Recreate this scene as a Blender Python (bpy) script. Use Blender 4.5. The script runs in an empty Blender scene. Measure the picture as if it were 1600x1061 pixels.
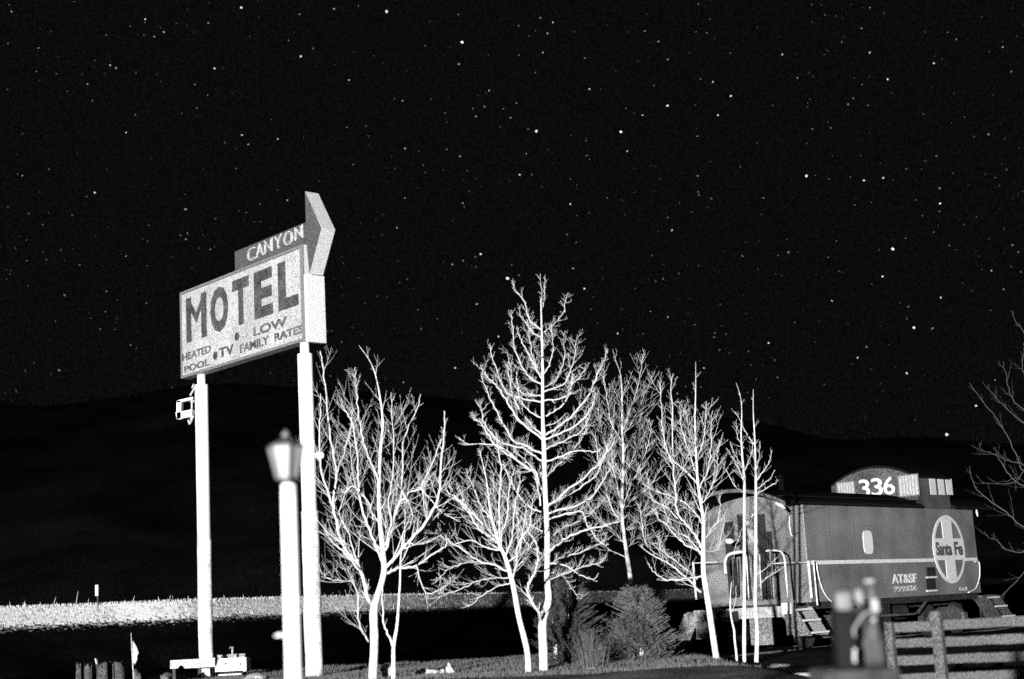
import bpy, bmesh, math, random
from mathutils import Vector, Matrix, noise
R = math.radians
SC = bpy.context.scene
COL = SC.collection
# ------------------------------------------------------------ camera
F_PX, PITCH, ROLL = 2353.0, R(10.39), R(-3.15)
cam = bpy.data.objects.new('camera', bpy.data.cameras.new('camera'))
COL.objects.link(cam)
CM = Matrix.Rotation(math.pi / 2 + PITCH, 3, 'X') @ Matrix.Rotation(ROLL, 3, 'Z')
CP = Vector((0, 0, 1.5))
cam.matrix_world = Matrix.Translation(CP) @ CM.to_4x4()
cam.data.lens = F_PX / 1600 * 36
cam.data.sensor_width = 36
cam.data.clip_end = 9000
cam.data.dof.use_dof = True
cam.data.dof.focus_distance = 40
cam.data.dof.aperture_fstop = 1.25
SC.camera = cam
# ------------------------------------------------------------ view, world, light
SC.view_settings.view_transform = 'Standard'
SC.view_settings.look = 'None'
SC.view_settings.exposure = 4.0
SC.view_settings.gamma = 1
SC.cycles.use_denoising = False
SC.cycles.max_bounces = 5
SC.cycles.diffuse_bounces = 2
SC.cycles.transparent_max_bounces = 8
SUN_AZ = R(12)          # the light travels towards +Y and a little +X
SUN_EL = R(8)
w = bpy.data.worlds.new('World')
SC.world = w
w.use_nodes = True
nt = w.node_tree
nt.nodes.clear()
sky = nt.nodes.new('ShaderNodeTexSky')
sky.sky_type = 'NISHITA'
sky.sun_disc = False
sky.sun_elevation = R(-9)
sky.sun_rotation = math.pi + SUN_AZ
bw = nt.nodes.new('ShaderNodeRGBToBW')
tc = nt.nodes.new('ShaderNodeTexCoord')
nz = nt.nodes.new('ShaderNodeTexNoise')          # fine speckle added to the sky, standing in for film grain
nz.inputs['Scale'].default_value = 1250
nz.inputs['Detail'].default_value = 1.0
mr = nt.nodes.new('ShaderNodeMapRange')
mr.inputs['From Min'].default_value = 0.42
mr.inputs['From Max'].default_value = 0.85
mr.inputs['To Min'].default_value = 0.0
mr.inputs['To Max'].default_value = 0.0095
ad = nt.nodes.new('ShaderNodeMath'); ad.operation = 'ADD'
ad2 = nt.nodes.new('ShaderNodeMath'); ad2.operation = 'ADD'; ad2.inputs[1].default_value = 0.0012
bg = nt.nodes.new('ShaderNodeBackground')
bg.inputs['Strength'].default_value = 0.07
out = nt.nodes.new('ShaderNodeOutputWorld')
L = nt.links.new
L(sky.outputs[0], bw.inputs[0]); L(tc.outputs['Generated'], nz.inputs['Vector'])
L(nz.outputs[0], mr.inputs['Value']); L(bw.outputs[0], ad.inputs[0]); L(mr.outputs[0], ad.inputs[1])
L(ad.outputs[0], ad2.inputs[0]); L(ad2.outputs[0], bg.inputs['Color']); L(bg.outputs[0], out.inputs[0])

def aim(o, loc, tgt):
    o.location = loc
    o.rotation_euler = (Vector(tgt) - Vector(loc)).to_track_quat('-Z', 'Y').to_euler()
sl = bpy.data.lights.new('added_moonlight', 'SUN')  # weak sun lamp added as moonlight, no moon in view
sl.energy = 0.004
sl.angle = R(0.5)
so = bpy.data.objects.new('added_moonlight', sl); COL.objects.link(so)
aim(so, (0, 0, 20), (math.sin(SUN_AZ), math.cos(SUN_AZ), 20 - math.tan(SUN_EL)))
LAMP = Vector((-15, -34, 4.4))
fl = bpy.data.lights.new('assumed_spot', 'SPOT')     # assumed floodlight behind the camera, added so brightness fades with distance
fl.energy = 30000
fl.spot_size = R(110); fl.spot_blend = 0.15
fl.shadow_soft_size = 0.30
fo = bpy.data.objects.new('assumed_spot', fl); COL.objects.link(fo)
aim(fo, LAMP, (-3, 35, 3.0))

# ------------------------------------------------------------ helpers
def ray(px, py):
    return CM @ Vector(((px - 800) / F_PX, (530.5 - py) / F_PX, -1))
def P(px, py, Y):                                  # the point seen at a pixel of the 1600 px photograph, Y metres ahead
    d = ray(px, py)
    return CP + d * (Y / d.y)
def proj(p):
    q = CM.transposed() @ (Vector(p) - CP)
    return (800 + F_PX * q.x / -q.z, 530.5 - F_PX * q.y / -q.z)
def at_z(px, z, Y):                                # point at height z and depth Y whose image column is px
    lo = P(px, 400, Y); hi = P(px, 1100, Y)
    t = (z - lo.z) / (hi.z - lo.z)
    return lo.lerp(hi, t)

MATS = {}
def mat(name, v, rough=0.8, grain=0.0, gscale=60, blotch=0.0, bscale=2.0, metallic=0.0, bump=0.0, emit=None, spec=0.3, warm=0):
    if name in MATS: return MATS[name]
    m = bpy.data.materials.new(name); m.use_nodes = True
    n = m.node_tree.nodes; l = m.node_tree.links
    b = n['Principled BSDF']
    b.inputs['Roughness'].default_value = rough
    b.inputs['Metallic'].default_value = metallic
    b.inputs['Specular IOR Level'].default_value = spec
    b.inputs['Base Color'].default_value = (v, v, v, 1)
    if emit:
        b.inputs['Emission Color'].default_value = (1, 1, 1, 1)
        b.inputs['Emission Strength'].default_value = emit
    if grain or blotch:
        t = n.new('ShaderNodeTexCoord')
        val = None
        for amt, sc, det in ((min(1.0, grain * 1.1), gscale * 1.15, 0.0), (blotch, bscale, 5.0)):
            if not amt: continue
            z = n.new('ShaderNodeTexNoise'); z.inputs['Scale'].default_value = sc; z.inputs['Detail'].default_value = det
            l.new(t.outputs['Object'], z.inputs['Vector'])
            r = n.new('ShaderNodeMapRange'); r.clamp = True
            r.inputs['From Min'].default_value = 0.34 if sc > 10 else 0.25; r.inputs['From Max'].default_value = 0.66 if sc > 10 else 0.75
            r.inputs['To Min'].default_value = max(0.0, 1 - amt); r.inputs['To Max'].default_value = 1 + amt
            l.new(z.outputs[0], r.inputs['Value'])
            if val is None: val = r.outputs[0]
            else:
                mm = n.new('ShaderNodeMath'); mm.operation = 'MULTIPLY'
                l.new(val, mm.inputs[0]); l.new(r.outputs[0], mm.inputs[1]); val = mm.outputs[0]
        mm = n.new('ShaderNodeMath'); mm.operation = 'MULTIPLY'; mm.inputs[1].default_value = v
        l.new(val, mm.inputs[0])
        cl = n.new('ShaderNodeMath'); cl.operation = 'MINIMUM'; cl.inputs[1].default_value = 0.88
        l.new(mm.outputs[0], cl.inputs[0])
        l.new(cl.outputs[0], b.inputs['Base Color'])
        if bump:
            bp = n.new('ShaderNodeBump'); bp.inputs['Strength'].default_value = bump; bp.inputs['Distance'].default_value = 0.02
            l.new(val, bp.inputs['Height']); l.new(bp.outputs[0], b.inputs['Normal'])
    MATS[name] = m
    return m

class MB:
    def __init__(s): s.v = []; s.f = []; s.m = []
    def add(s, vs, fs, mi=0):
        k = len(s.v); s.v += [tuple(x) for x in vs]
        s.f += [tuple(i + k for i in f) for f in fs]; s.m += [mi] * len(fs)
    def box(s, x0, x1, y0, y1, z0, z1, mi=0):
        s.add([(x0, y0, z0), (x1, y0, z0), (x1, y1, z0), (x0, y1, z0), (x0, y0, z1), (x1, y0, z1), (x1, y1, z1), (x0, y1, z1)],
              [(0, 3, 2, 1), (4, 5, 6, 7), (0, 1, 5, 4), (1, 2, 6, 5), (2, 3, 7, 6), (3, 0, 4, 7)], mi)
    def prism(s, poly, d, mi=0):                   # poly: 3-D points, extruded along d
        n = len(poly); d = Vector(d)
        vs = [Vector(p) for p in poly] + [Vector(p) + d for p in poly]
        fs = [tuple(range(n)), tuple(range(2 * n - 1, n - 1, -1))] + [(i, i + n, (i + 1) % n + n, (i + 1) % n) for i in range(n)]
        s.add(vs, fs, mi)
    def tube(s, pts, rad, k=6, cap=True, mi=0):
        pts = [Vector(p) for p in pts]
        if not hasattr(rad, '__len__'): rad = [rad] * len(pts)
        base = len(s.v); up = None
        for i, p in enumerate(pts):
            t = (pts[min(i + 1, len(pts) - 1)] - pts[max(i - 1, 0)])
            if t.length < 1e-9: t = Vector((0, 0, 1))
            t.normalize()
            if up is None:
                up = t.cross(Vector((0.31, 0.95, 0.05)))
                if up.length < 0.05: up = t.cross(Vector((1, 0, 0)))
            up = (up - t * up.dot(t))
            if up.length < 1e-6: up = t.orthogonal()
            up.normalize(); b = t.cross(up)
            for j in range(k):
                a = 2 * math.pi * j / k
                s.v.append(tuple(p + (up * math.cos(a) + b * math.sin(a)) * rad[i]))
        n = len(pts)
        for i in range(n - 1):
            for j in range(k):
                s.f.append((base + i * k + j, base + i * k + (j + 1) % k, base + (i + 1) * k + (j + 1) % k, base + (i + 1) * k + j)); s.m.append(mi)
        if cap:
            s.f.append(tuple(base + j for j in range(k - 1, -1, -1))); s.m.append(mi)
            s.f.append(tuple(base + (n - 1) * k + j for j in range(k))); s.m.append(mi)
    def build(s, name, m, parent=None, smooth=False, bevel=0, world=False):
        me = bpy.data.meshes.new(name)
        me.from_pydata(s.v, [], s.f)
        ms = m if isinstance(m, (list, tuple)) else [m]
        for x in ms: me.materials.append(x)
        me.polygons.foreach_set('material_index', s.m)
        if smooth: me.polygons.foreach_set('use_smooth', [True] * len(me.polygons))
        me.update()
        o = bpy.data.objects.new(name, me); COL.objects.link(o)
        if parent:
            o.parent = parent
            if world: o.matrix_parent_inverse = parent.matrix_basis.inverted()
        if bevel:
            bv = o.modifiers.new('bevel', 'BEVEL'); bv.width = bevel; bv.segments = 2; bv.limit_method = 'ANGLE'
        return o
def tag(o, label=None, cat=None, group=None, kind=None):
    if label: o['label'] = label
    if cat: o['category'] = cat
    if group: o['group'] = group
    if kind: o['kind'] = kind
    return o
def empty(name, loc, rz=0):
    o = bpy.data.objects.new(name, None); COL.objects.link(o)
    o.location = loc; o.rotation_euler = (0, 0, rz); o.empty_display_size = 0.2
    return o
def smooth_path(pts, n=6):                         # Catmull-Rom through the points
    pts = [Vector(p) for p in pts]
    if len(pts) < 3: return [pts[0].lerp(pts[-1], i / n) for i in range(n + 1)]
    o = []
    for i in range(len(pts) - 1):
        a = pts[max(i - 1, 0)]; b = pts[i]; c = pts[i + 1]; d = pts[min(i + 2, len(pts) - 1)]
        for k in range(n):
            t = k / n
            o.append(0.5 * ((2 * b) + (c - a) * t + (2 * a - 5 * b + 4 * c - d) * t * t + (3 * b - 3 * c + d - a) * t ** 3))
    o.append(pts[-1])
    return o
def glyphs(txt, bold=0.0, res=3, spacing=1.0):
    cu = bpy.data.curves.new('lettering', 'FONT'); cu.body = txt; cu.offset = bold; cu.resolution_u = res; cu.space_character = spacing
    cu.fill_mode = 'FRONT'
    ob = bpy.data.objects.new('lettering', cu); COL.objects.link(ob)
    dg = bpy.context.evaluated_depsgraph_get(); dg.update()
    me = ob.evaluated_get(dg).to_mesh()
    vs = [(v.co.x, v.co.y) for v in me.vertices]; fs = [tuple(p.vertices) for p in me.polygons]
    ob.evaluated_get(dg).to_mesh_clear()
    bpy.data.objects.remove(ob); bpy.data.curves.remove(cu)
    return vs, fs
def lettering(mb, txt, x0, x1, y0, y1, f, bold=0.02, spacing=1.0, mi=0, t=0.012, slant=0.0):
    """flat painted/cut letters fitted to a rectangle; f(x, y, depth) gives the 3-D point; built with thickness t"""
    vs, fs = glyphs(txt, bold, spacing=spacing)
    ax = min(v[0] for v in vs); bx = max(v[0] for v in vs); ay = min(v[1] for v in vs); by = max(v[1] for v in vs)
    q = [(x0 + (a - ax) / (bx - ax) * (x1 - x0) + slant * (b - ay) / (by - ay), y0 + (b - ay) / (by - ay) * (y1 - y0)) for a, b in vs]
    k = len(q)
    edges = {}
    for fc in fs:
        for i in range(len(fc)):
            e = (fc[i], fc[(i + 1) % len(fc)])
            edges[e] = 1
    side = [(a, b, b + k, a + k) for a, b in edges if (b, a) not in edges]
    mb.add([f(a, b, t) for a, b in q] + [f(a, b, 0) for a, b in q], [tuple(x) for x in fs] + [tuple(reversed(x)) for x in side], mi)
rnd = random.Random(7)

# ------------------------------------------------------------ materials
M_paint = mat('white_post_paint', 0.86, 0.55, grain=0.08, gscale=50, blotch=0.08, bscale=3)
M_wrap = mat('weathered_post_paint', 0.62, 0.8, grain=0.4, gscale=46, blotch=0.55, bscale=4)
M_panel = mat('sign_face', 0.36, 0.6, grain=0.5, gscale=46, blotch=0.22, bscale=1.5)
M_dark = mat('sign_dark_red', 0.07, 0.6, grain=0.55, gscale=50)
M_darkl = mat('sign_letter_dark', 0.065, 0.6, grain=0.8, gscale=50, blotch=0.5, bscale=3)
M_midl = mat('sign_letter_faded', 0.095, 0.6, grain=0.8, gscale=50, blotch=0.6, bscale=5)
M_edge = mat('sign_edge_metal', 0.42, 0.6, grain=0.25, gscale=50, blotch=0.1)
M_neon = mat('neon_tube_glass', 0.75, 0.3)
M_neon2 = mat('dull_neon_tube', 0.42, 0.5, grain=0.6, gscale=50)
M_bark = mat('pale_bark', 0.62, 0.9, grain=0.25, gscale=60, blotch=0.3, bscale=9)
M_bark2 = mat('grey_bark', 0.40, 0.9, grain=0.3, gscale=60, blotch=0.3, bscale=9)
M_twig = mat('pale_twigs', 0.56, 0.9)
M_twig2 = mat('grey_twigs', 0.34, 0.9)
M_cab = mat('caboose_red_paint', 0.175, 0.6, grain=0.65, gscale=44, blotch=0.45, bscale=0.9)
M_cup = mat('cupola_red_paint', 0.085, 0.7, grain=0.65, gscale=44, blotch=0.5, bscale=1.3)  # darker copy of the body red, for the cupola
M_cabw = mat('caboose_white_paint', 0.78, 0.6, grain=0.25, gscale=36)
M_roof = mat('caboose_roof_tar', 0.012, 0.95, spec=0.0)
M_iron = mat('dark_iron', 0.03, 0.7, grain=0.6, gscale=30, blotch=0.5, bscale=3)
M_iron2 = mat('dusty_iron', 0.10, 0.8, grain=0.6, gscale=30, blotch=0.6, bscale=3)
M_glass = mat('window_blind', 0.44, 0.5, grain=0.25, gscale=36)
M_dglass = mat('dark_window', 0.03, 0.25, grain=0.5, gscale=36)
M_fence = mat('weathered_board', 0.06, 0.9, grain=0.95, gscale=70, blotch=0.25, bscale=2.5)
M_rock = mat('pale_stone', 0.55, 0.95, grain=0.4, gscale=45, blotch=0.4, bscale=3, bump=0.5)
M_rock2 = mat('dark_stone', 0.09, 0.95, grain=0.6, gscale=40, blotch=0.5, bscale=3, bump=0.5)
M_grass = mat('dry_grass', 0.86, 0.95, grain=0.5, gscale=10)
M_needle = mat('juniper_needles', 0.055, 0.9, grain=0.5, gscale=14)
M_needle2 = mat('spruce_needles', 0.10, 0.9, grain=0.5, gscale=14)

# ------------------------------------------------------------ ground, bank, hills
def sm(a, b, x):
    t = max(0, min(1, (x - a) / (b - a))); return t * t * (3 - 2 * t)
def gz(x, y):
    n = noise.noise(Vector((x * 0.35, y * 0.35, 0))) * 0.07 + noise.noise(Vector((x * 1.7, y * 1.7, 3))) * 0.025
    if y > 120 or abs(x) > 120: return 0.2
    crest = 33.5 + 1.0 * math.sin(x * 0.6)
    mound = 0.62 * (1 - sm(crest, crest + 4, y)) * sm(-9.5, -6.0, x) * (1 - sm(2.6, 4.6, x))
    side = 0.36 * (1 - (sm(-9.5, -6.0, x) * (1 - sm(2.6, 4.6, x)))) * (1 - sm(50, 60, y))
    low = -0.3 * sm(crest, crest + 4, y) * sm(-9.5, -6.0, x) * (1 - sm(2.6, 4.6, x)) * (1 - sm(60, 80, y))
    yy = mound + side + low + n
    if y < 16: yy = yy * sm(2, 16, y) + 0.05
    return yy
def axis(lo, hi, step, far):
    a = []; x = lo
    while x <= hi: a.append(x); x += step
    g = step
    left = []; x = lo
    while x > -far: g *= 1.35; x -= g; left.append(x)
    g = step; right = []; x = a[-1]
    while x < far: g *= 1.35; x += g; right.append(x)
    return left[::-1] + a + right
xs = axis(-18, 22, 0.25, 4000); ys = axis(8, 50, 0.25, 4000)
g = MB()
g.v = [(x, y, gz(x, y)) for y in ys for x in xs]
nx = len(xs)
g.f = [(j * nx + i, j * nx + i + 1, (j + 1) * nx + i + 1, (j + 1) * nx + i) for j in range(len(ys) - 1) for i in range(nx - 1)]
g.m = [0] * len(g.f)
def ground_mat():
    m = bpy.data.materials.new('yard_soil_grass_and_shade'); m.use_nodes = True
    n = m.node_tree.nodes; l = m.node_tree.links; b = n['Principled BSDF']
    b.inputs['Roughness'].default_value = 1; b.inputs['Specular IOR Level'].default_value = 0.05
    ge = n.new('ShaderNodeNewGeometry'); sp = n.new('ShaderNodeSeparateXYZ'); l.new(ge.outputs['Position'], sp.inputs[0])
    z1 = n.new('ShaderNodeTexNoise'); z1.inputs['Scale'].default_value = 0.9; z1.inputs['Detail'].default_value = 6
    z2 = n.new('ShaderNodeTexNoise'); z2.inputs['Scale'].default_value = 26; z2.inputs['Detail'].default_value = 2
    l.new(ge.outputs['Position'], z1.inputs['Vector']); l.new(ge.outputs['Position'], z2.inputs['Vector'])
    def mrg(src, a, bb, c, d):
        r = n.new('ShaderNodeMapRange'); r.inputs[1].default_value = a; r.inputs[2].default_value = bb; r.inputs[3].default_value = c; r.inputs[4].default_value = d
        l.new(src, r.inputs[0]); return r.outputs[0]
    def mul(a, bb):
        r = n.new('ShaderNodeMath'); r.operation = 'MULTIPLY'; l.new(a, r.inputs[0]); l.new(bb, r.inputs[1]); return r.outputs[0]
    # the dead-grass lawn ends at a line (its far edge), darker beyond and left; shade on the right put into the colour
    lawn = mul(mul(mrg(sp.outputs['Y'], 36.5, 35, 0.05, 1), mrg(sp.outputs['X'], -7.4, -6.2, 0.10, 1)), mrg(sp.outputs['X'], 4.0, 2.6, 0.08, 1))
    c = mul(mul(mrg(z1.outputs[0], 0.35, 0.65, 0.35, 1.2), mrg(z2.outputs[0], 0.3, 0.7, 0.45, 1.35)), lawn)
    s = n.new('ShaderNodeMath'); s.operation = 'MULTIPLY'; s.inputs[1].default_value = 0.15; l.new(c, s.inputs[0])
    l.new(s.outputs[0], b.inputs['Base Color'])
    bp = n.new('ShaderNodeBump'); bp.inputs['Strength'].default_value = 0.7; bp.inputs['Distance'].default_value = 0.05
    l.new(z2.outputs[0], bp.inputs['Height']); l.new(bp.outputs[0], b.inputs['Normal'])
    return m
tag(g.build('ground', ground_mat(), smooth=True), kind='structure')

# the raised highway bank: its verge crest from photo columns
CR = 2.60
crest_px = [(-900, 74), (-500, 68), (-200, 61), (0, 56), (150, 53), (300, 51), (450, 47), (600, 43), (750, 37), (900, 31), (1100, 25), (1400, 19), (1800, 14)]
crest = []
for px, off in crest_px:
    Y = (CR - 1.5) * F_PX / off * 1.02
    crest.append(at_z(px, CR, Y))
crest = smooth_path(crest, 12)
def nrm(i):
    a = crest[max(i - 1, 0)]; b = crest[min(i + 1, len(crest) - 1)]
    t = (b - a); t.z = 0; t.normalize(); return Vector((t.y, -t.x, 0))       # towards the camera
prof = [(14, 0.02), (4.6, 0.55), (1.6, 1.50), (0.5, 2.02), (0.0, 2.60), (-0.6, 2.63), (-9, 2.6), (-14, 1.4), (-22, 0.05)]
bk = MB(); np_ = len(prof)
for i, c in enumerate(crest):
    n_ = nrm(i)
    for k, (d, z) in enumerate(prof):
        wob = noise.noise(Vector((c.x * 0.4, c.y * 0.3, k))) * 0.12 if k == 1 else 0
        q = c + n_ * (d + wob * 3); bk.v.append((q.x, q.y, z + wob))
for i in range(len(crest) - 1):
    for k in range(np_ - 1):
        a = i * np_ + k
        bk.f.append((a, a + np_, a + np_ + 1, a + 1)); bk.m.append(1 if k in (2, 3, 4) else (2 if k == 5 else 0))
def bank_mat():
    m = bpy.data.materials.new('bank_black_and_straw'); m.use_nodes = True
    n = m.node_tree.nodes; l = m.node_tree.links; b = n['Principled BSDF']
    b.inputs['Roughness'].default_value = 1; b.inputs['Specular IOR Level'].default_value = 0.0
    ge = n.new('ShaderNodeNewGeometry'); sp_ = n.new('ShaderNodeSeparateXYZ'); l.new(ge.outputs['Position'], sp_.inputs[0])
    def noi(sc, d):
        z = n.new('ShaderNodeTexNoise'); z.inputs['Scale'].default_value = sc; z.inputs['Detail'].default_value = d; l.new(ge.outputs['Position'], z.inputs['Vector']); return z.outputs[0]
    def ma(op, a, bb):
        r = n.new('ShaderNodeMath'); r.operation = op
        for i, v in enumerate((a, bb)):
            if isinstance(v, float): r.inputs[i].default_value = v
            else: l.new(v, r.inputs[i])
        return r.outputs[0]
    def mr_(v, a, bb, c, d):
        r = n.new('ShaderNodeMapRange'); l.new(v, r.inputs[0])
        for i, q in enumerate((a, bb, c, d)): r.inputs[i + 1].default_value = q
        return r.outputs[0]
    wob = ma('MULTIPLY', ma('SUBTRACT', noi(9.0, 3.0), 0.5), 0.7)          # ragged lower limit of the pale straw
    zz = ma('ADD', sp_.outputs['Z'], wob)  # near black below this height, pale straw above
    k = ma('MULTIPLY', mr_(zz, 1.92, 2.10, 0.006, 0.86), mr_(sp_.outputs['X'], -13.0, 2.0, 1.0, 0.3))  # light fall-off along X is put into the straw colour
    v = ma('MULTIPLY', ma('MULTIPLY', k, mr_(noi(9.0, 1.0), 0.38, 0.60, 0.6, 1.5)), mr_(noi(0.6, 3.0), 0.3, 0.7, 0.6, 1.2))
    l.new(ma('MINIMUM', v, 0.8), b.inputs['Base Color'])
    return m
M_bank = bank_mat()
M_road = mat('asphalt', 0.05, 0.9, grain=0.3, gscale=20)
M_verge = M_bank
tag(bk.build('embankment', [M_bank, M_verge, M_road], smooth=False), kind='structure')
gr = MB()
for i in range(len(crest) - 1):
    seg = (crest[i + 1] - crest[i]).length
    px_ = proj(crest[i])[0]
    if px_ < -300 or px_ > 1300: continue
    for _ in range(int(seg * (230 if px_ < 300 else 130 if px_ < 520 else 45 if px_ < 800 else 15))):
        t = rnd.random(); c = crest[i].lerp(crest[i + 1], t); n_ = nrm(i)
        u = rnd.random() ** 1.3
        d = u * 1.0 - 0.45
        z = 2.62 if d < 0 else 2.60 - (1.16 * d if d < 0.5 else 0.58 + 0.47 * (d - 0.5))
        q = c + n_ * d; h = rnd.uniform(0.025, 0.08) * (3.0 if rnd.random() < 0.02 else 1)
        a = rnd.uniform(-0.5, 0.5); wv = rnd.uniform(0.008, 0.02)
        tp = (q.x + a * h, q.y + rnd.uniform(-0.3, 0.3) * h, z + h)
        gr.add([(q.x - wv, q.y, z - 0.03), (q.x + wv, q.y, z - 0.03), tp], [(0, 1, 2)])
tag(gr.build('verge_grass', M_grass), 'pale dry grass standing along the top of the highway bank', 'grass', kind='stuff')

hill_px = [(-1500, 560), (-900, 590), (-400, 600), (0, 632), (200, 636), (330, 634), (500, 628), (640, 626), (720, 634), (900, 655), (1050, 662), (1200, 668), (1300, 684), (1420, 690), (1550, 700), (1800, 690), (2600, 640), (3400, 600)]
HY = 760
hp = smooth_path([P(a, b, HY) for a, b in hill_px], 14)
hb = MB()
lv = [(0.0, 1.0), (0.25, 0.86), (0.55, 0.55), (0.8, 0.2), (1.0, 0.0)]
for p in hp:
    for k, (t, hh) in enumerate(lv):
        s_ = 1 - t * 0.72
        z = p.z * hh + noise.noise(Vector((p.x * 0.01, k * 3.1, 0))) * 9 * (1 if 0 < k < 4 else 0.25 if k == 0 else 0)
        hb.v.append((p.x * s_, p.y * s_, max(z, -0.4)))
n5 = len(lv)
for i in range(len(hp) - 1):
    for k in range(n5 - 1):
        a = i * n5 + k; hb.f.append((a, a + 1, a + n5 + 1, a + n5)); hb.m.append(0)
M_hill = mat('far_forest_floor', 0.10, 1.0, grain=0.9, gscale=2.2, blotch=0.8, bscale=0.03, spec=0.0)
tag(hb.build('hills', M_hill, smooth=True), kind='structure')
ft = MB()
for i in range(1500):
    k = rnd.uniform(0, len(hp) - 1.01); p = hp[int(k)].lerp(hp[int(k) + 1], k % 1)
    t = rnd.random() ** 2 * 0.3; s_ = 1 - t * 0.72
    zb = p.z * (1 - 0.55 * t / 0.25 * 0.25) - 2
    x, y = p.x * s_, p.y * s_; h = rnd.uniform(1.5, 5)
    ft.add([(x - h * 0.2, y, zb), (x + h * 0.1, y - h * 0.17, zb), (x + h * 0.1, y + h * 0.17, zb), (x, y, zb + h)], [(0, 1, 3), (1, 2, 3), (2, 0, 3)])
tag(ft.build('far_forest', M_hill), 'black conifer forest along the crest of the far hills', 'forest', kind='stuff')

# ------------------------------------------------------------ stars (part of the sky)
SR = 4000
def starmat(n, e):
    m = bpy.data.materials.new(n); m.use_nodes = True
    t = m.node_tree; t.nodes.clear(); em = t.nodes.new('ShaderNodeEmission'); o_ = t.nodes.new('ShaderNodeOutputMaterial')
    em.inputs[1].default_value = e; t.links.new(em.outputs[0], o_.inputs[0]); return m
st = MB()
def star(d, size, mi):
    d = d.normalized(); c = CP + d * SR; r = d.cross(Vector((0, 0, 1))).normalized(); u = r.cross(d)
    h = size * SR / F_PX / 2; a = rnd.uniform(0.8, 1.5)
    r2 = (r + u * rnd.uniform(-0.5, 0.1)).normalized(); u2 = r2.cross(d)
    st.add([c - r2 * h * a, c - u2 * h, c + r2 * h * a, c + u2 * h], [(0, 1, 2, 3), (3, 2, 1, 0)][:1], mi)
big = [(1260, 275), (793, 435), (1395, 389), (1479, 679), (1428, 512), (722, 66), (604, 18), (838, 205), (970, 206)]
mid = [(377, 12), (522, 14), (1029, 65), (1359, 82), (1459, 99), (545, 125), (864, 35), (1142, 150), (1114, 128), (798, 184), (1122, 180),
       (1043, 165), (921, 139), (717, 100), (1380, 278), (1350, 282), (633, 232), (822, 240), (434, 217), (378, 211), (197, 207), (148, 301), (891, 319), (812, 273),
       (751, 397), (965, 521), (779, 526), (1379, 432), (1582, 383), (1549, 423), (1470, 465), (1469, 318), (1463, 244), (1340, 559), (1354, 542), (1201, 536), (1417, 583),
       (711, 575), (227, 30), (470, 88), (335, 107), (1387, 124), (1246, 122), (1580, 112), (1090, 275), (290, 327), (913, 451), (745, 475), (636, 630), (661, 632), (1525, 634),
       (1100, 575), (980, 236), (1222, 85), (256, 50), (60, 75), (1004, 180), (1050, 360), (1300, 470), (1160, 400)]
for p in big: star(ray(*p), 3.8, 0)
for p in mid: star(ray(*p), rnd.uniform(1.4, 2.6), rnd.choice((0, 0, 1)))
for _ in range(5200):
    d = Vector((rnd.gauss(0, 1), rnd.gauss(0, 1), abs(rnd.gauss(0, 1)))).normalized()
    if d.z < 0.03: continue
    star(d, 0.7 + rnd.random() ** 3 * 1.5, rnd.choice((1, 1, 2, 2, 2)))
for _ in range(1300):
    star(ray(rnd.uniform(-500, 2100), rnd.uniform(-300, 690)), 0.7 + rnd.random() ** 3 * 1.3, rnd.choice((1, 2, 2)))
tag(st.build('sky', [starmat('star_bright', 0.11), starmat('star_mid', 0.045), starmat('star_faint', 0.02)]), kind='structure')

# ------------------------------------------------------------ motel sign
ZR = 28.0
PR = P(479, 532, ZR)
zl, zh = 20.0, 45.0
for _ in range(40):
    m_ = (zl + zh) / 2
    if P(285, 592, m_).z < PR.z: zl = m_
    else: zh = m_
PL = P(285, 592, m_)
ax = (PR - PL); ax.z = 0; SW = ax.length; ax.normalize()        # along the panel, left to right
nv = Vector((ax.y, -ax.x, 0))                                   # out of the lit face, towards the camera
ZB = PR.z
def sp(px, py):                                                # photo column and row on the sign face -> (s, z)
    d = ray(px, py); t = (PL - CP).dot(nv) / d.dot(nv); q = CP + d * t
    return ((q - PL).dot(ax), q.z)
def S(s, z, out=0.0):
    q = PL + ax * s + nv * out; return Vector((q.x, q.y, z))
ZT = sum(sp(*q)[1] for q in ((285, 458), (400, 412), (476, 380))) / 3
print('sign', SW, ZB, ZT, [round(sp(*q)[1], 2) for q in ((285, 458), (400, 412), (476, 380), (478, 532), (400, 556))], 'len', m_)
TH = 0.20
basep = PL + ax * SW * 0.55 - nv * TH / 2
sign = empty('motel_sign', (basep.x, basep.y, 0.55))
tag(sign, 'tall roadside motel sign with arrow top on two white posts', 'sign')
def sbox(mb, s0, s1, z0, z1, o0, o1, mi=0):
    mb.prism([S(s0, z0, o0), S(s1, z0, o0), S(s1, z1, o0), S(s0, z1, o0)], nv * (o1 - o0), mi)
mb = MB(); sbox(mb, 0, SW, ZB, ZT, -TH, 0)
mb.build('cabinet', M_edge, sign, world=True)
mb = MB(); sbox(mb, 0.06, SW - 0.10, ZB + 0.06, ZT - 0.06, 0.002, 0.02)
face = mb.build('sign_face', M_panel, sign, world=True)
mb = MB()
for s0, s1, z0, z1 in ((0, SW, ZB, ZB + 0.05), (0, SW, ZT - 0.05, ZT), (0, 0.05, ZB + 0.051, ZT - 0.051), (SW - 0.10, SW, ZB + 0.051, ZT - 0.051)):
    sbox(mb, s0, s1, z0, z1, 0.003, 0.035)
mb.build('face_frame', mat('sign_frame', 0.16, 0.6, grain=0.4, gscale=50), sign, world=True)
for px in (357, 427):
    mb = MB(); s_, _z = sp(px, 480); sbox(mb, s_ - 0.006, s_ + 0.006, ZB + 0.07, ZT - 0.07, 0.021, 0.024)
    mb.build('face_seam', M_edge, sign, world=True)
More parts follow.
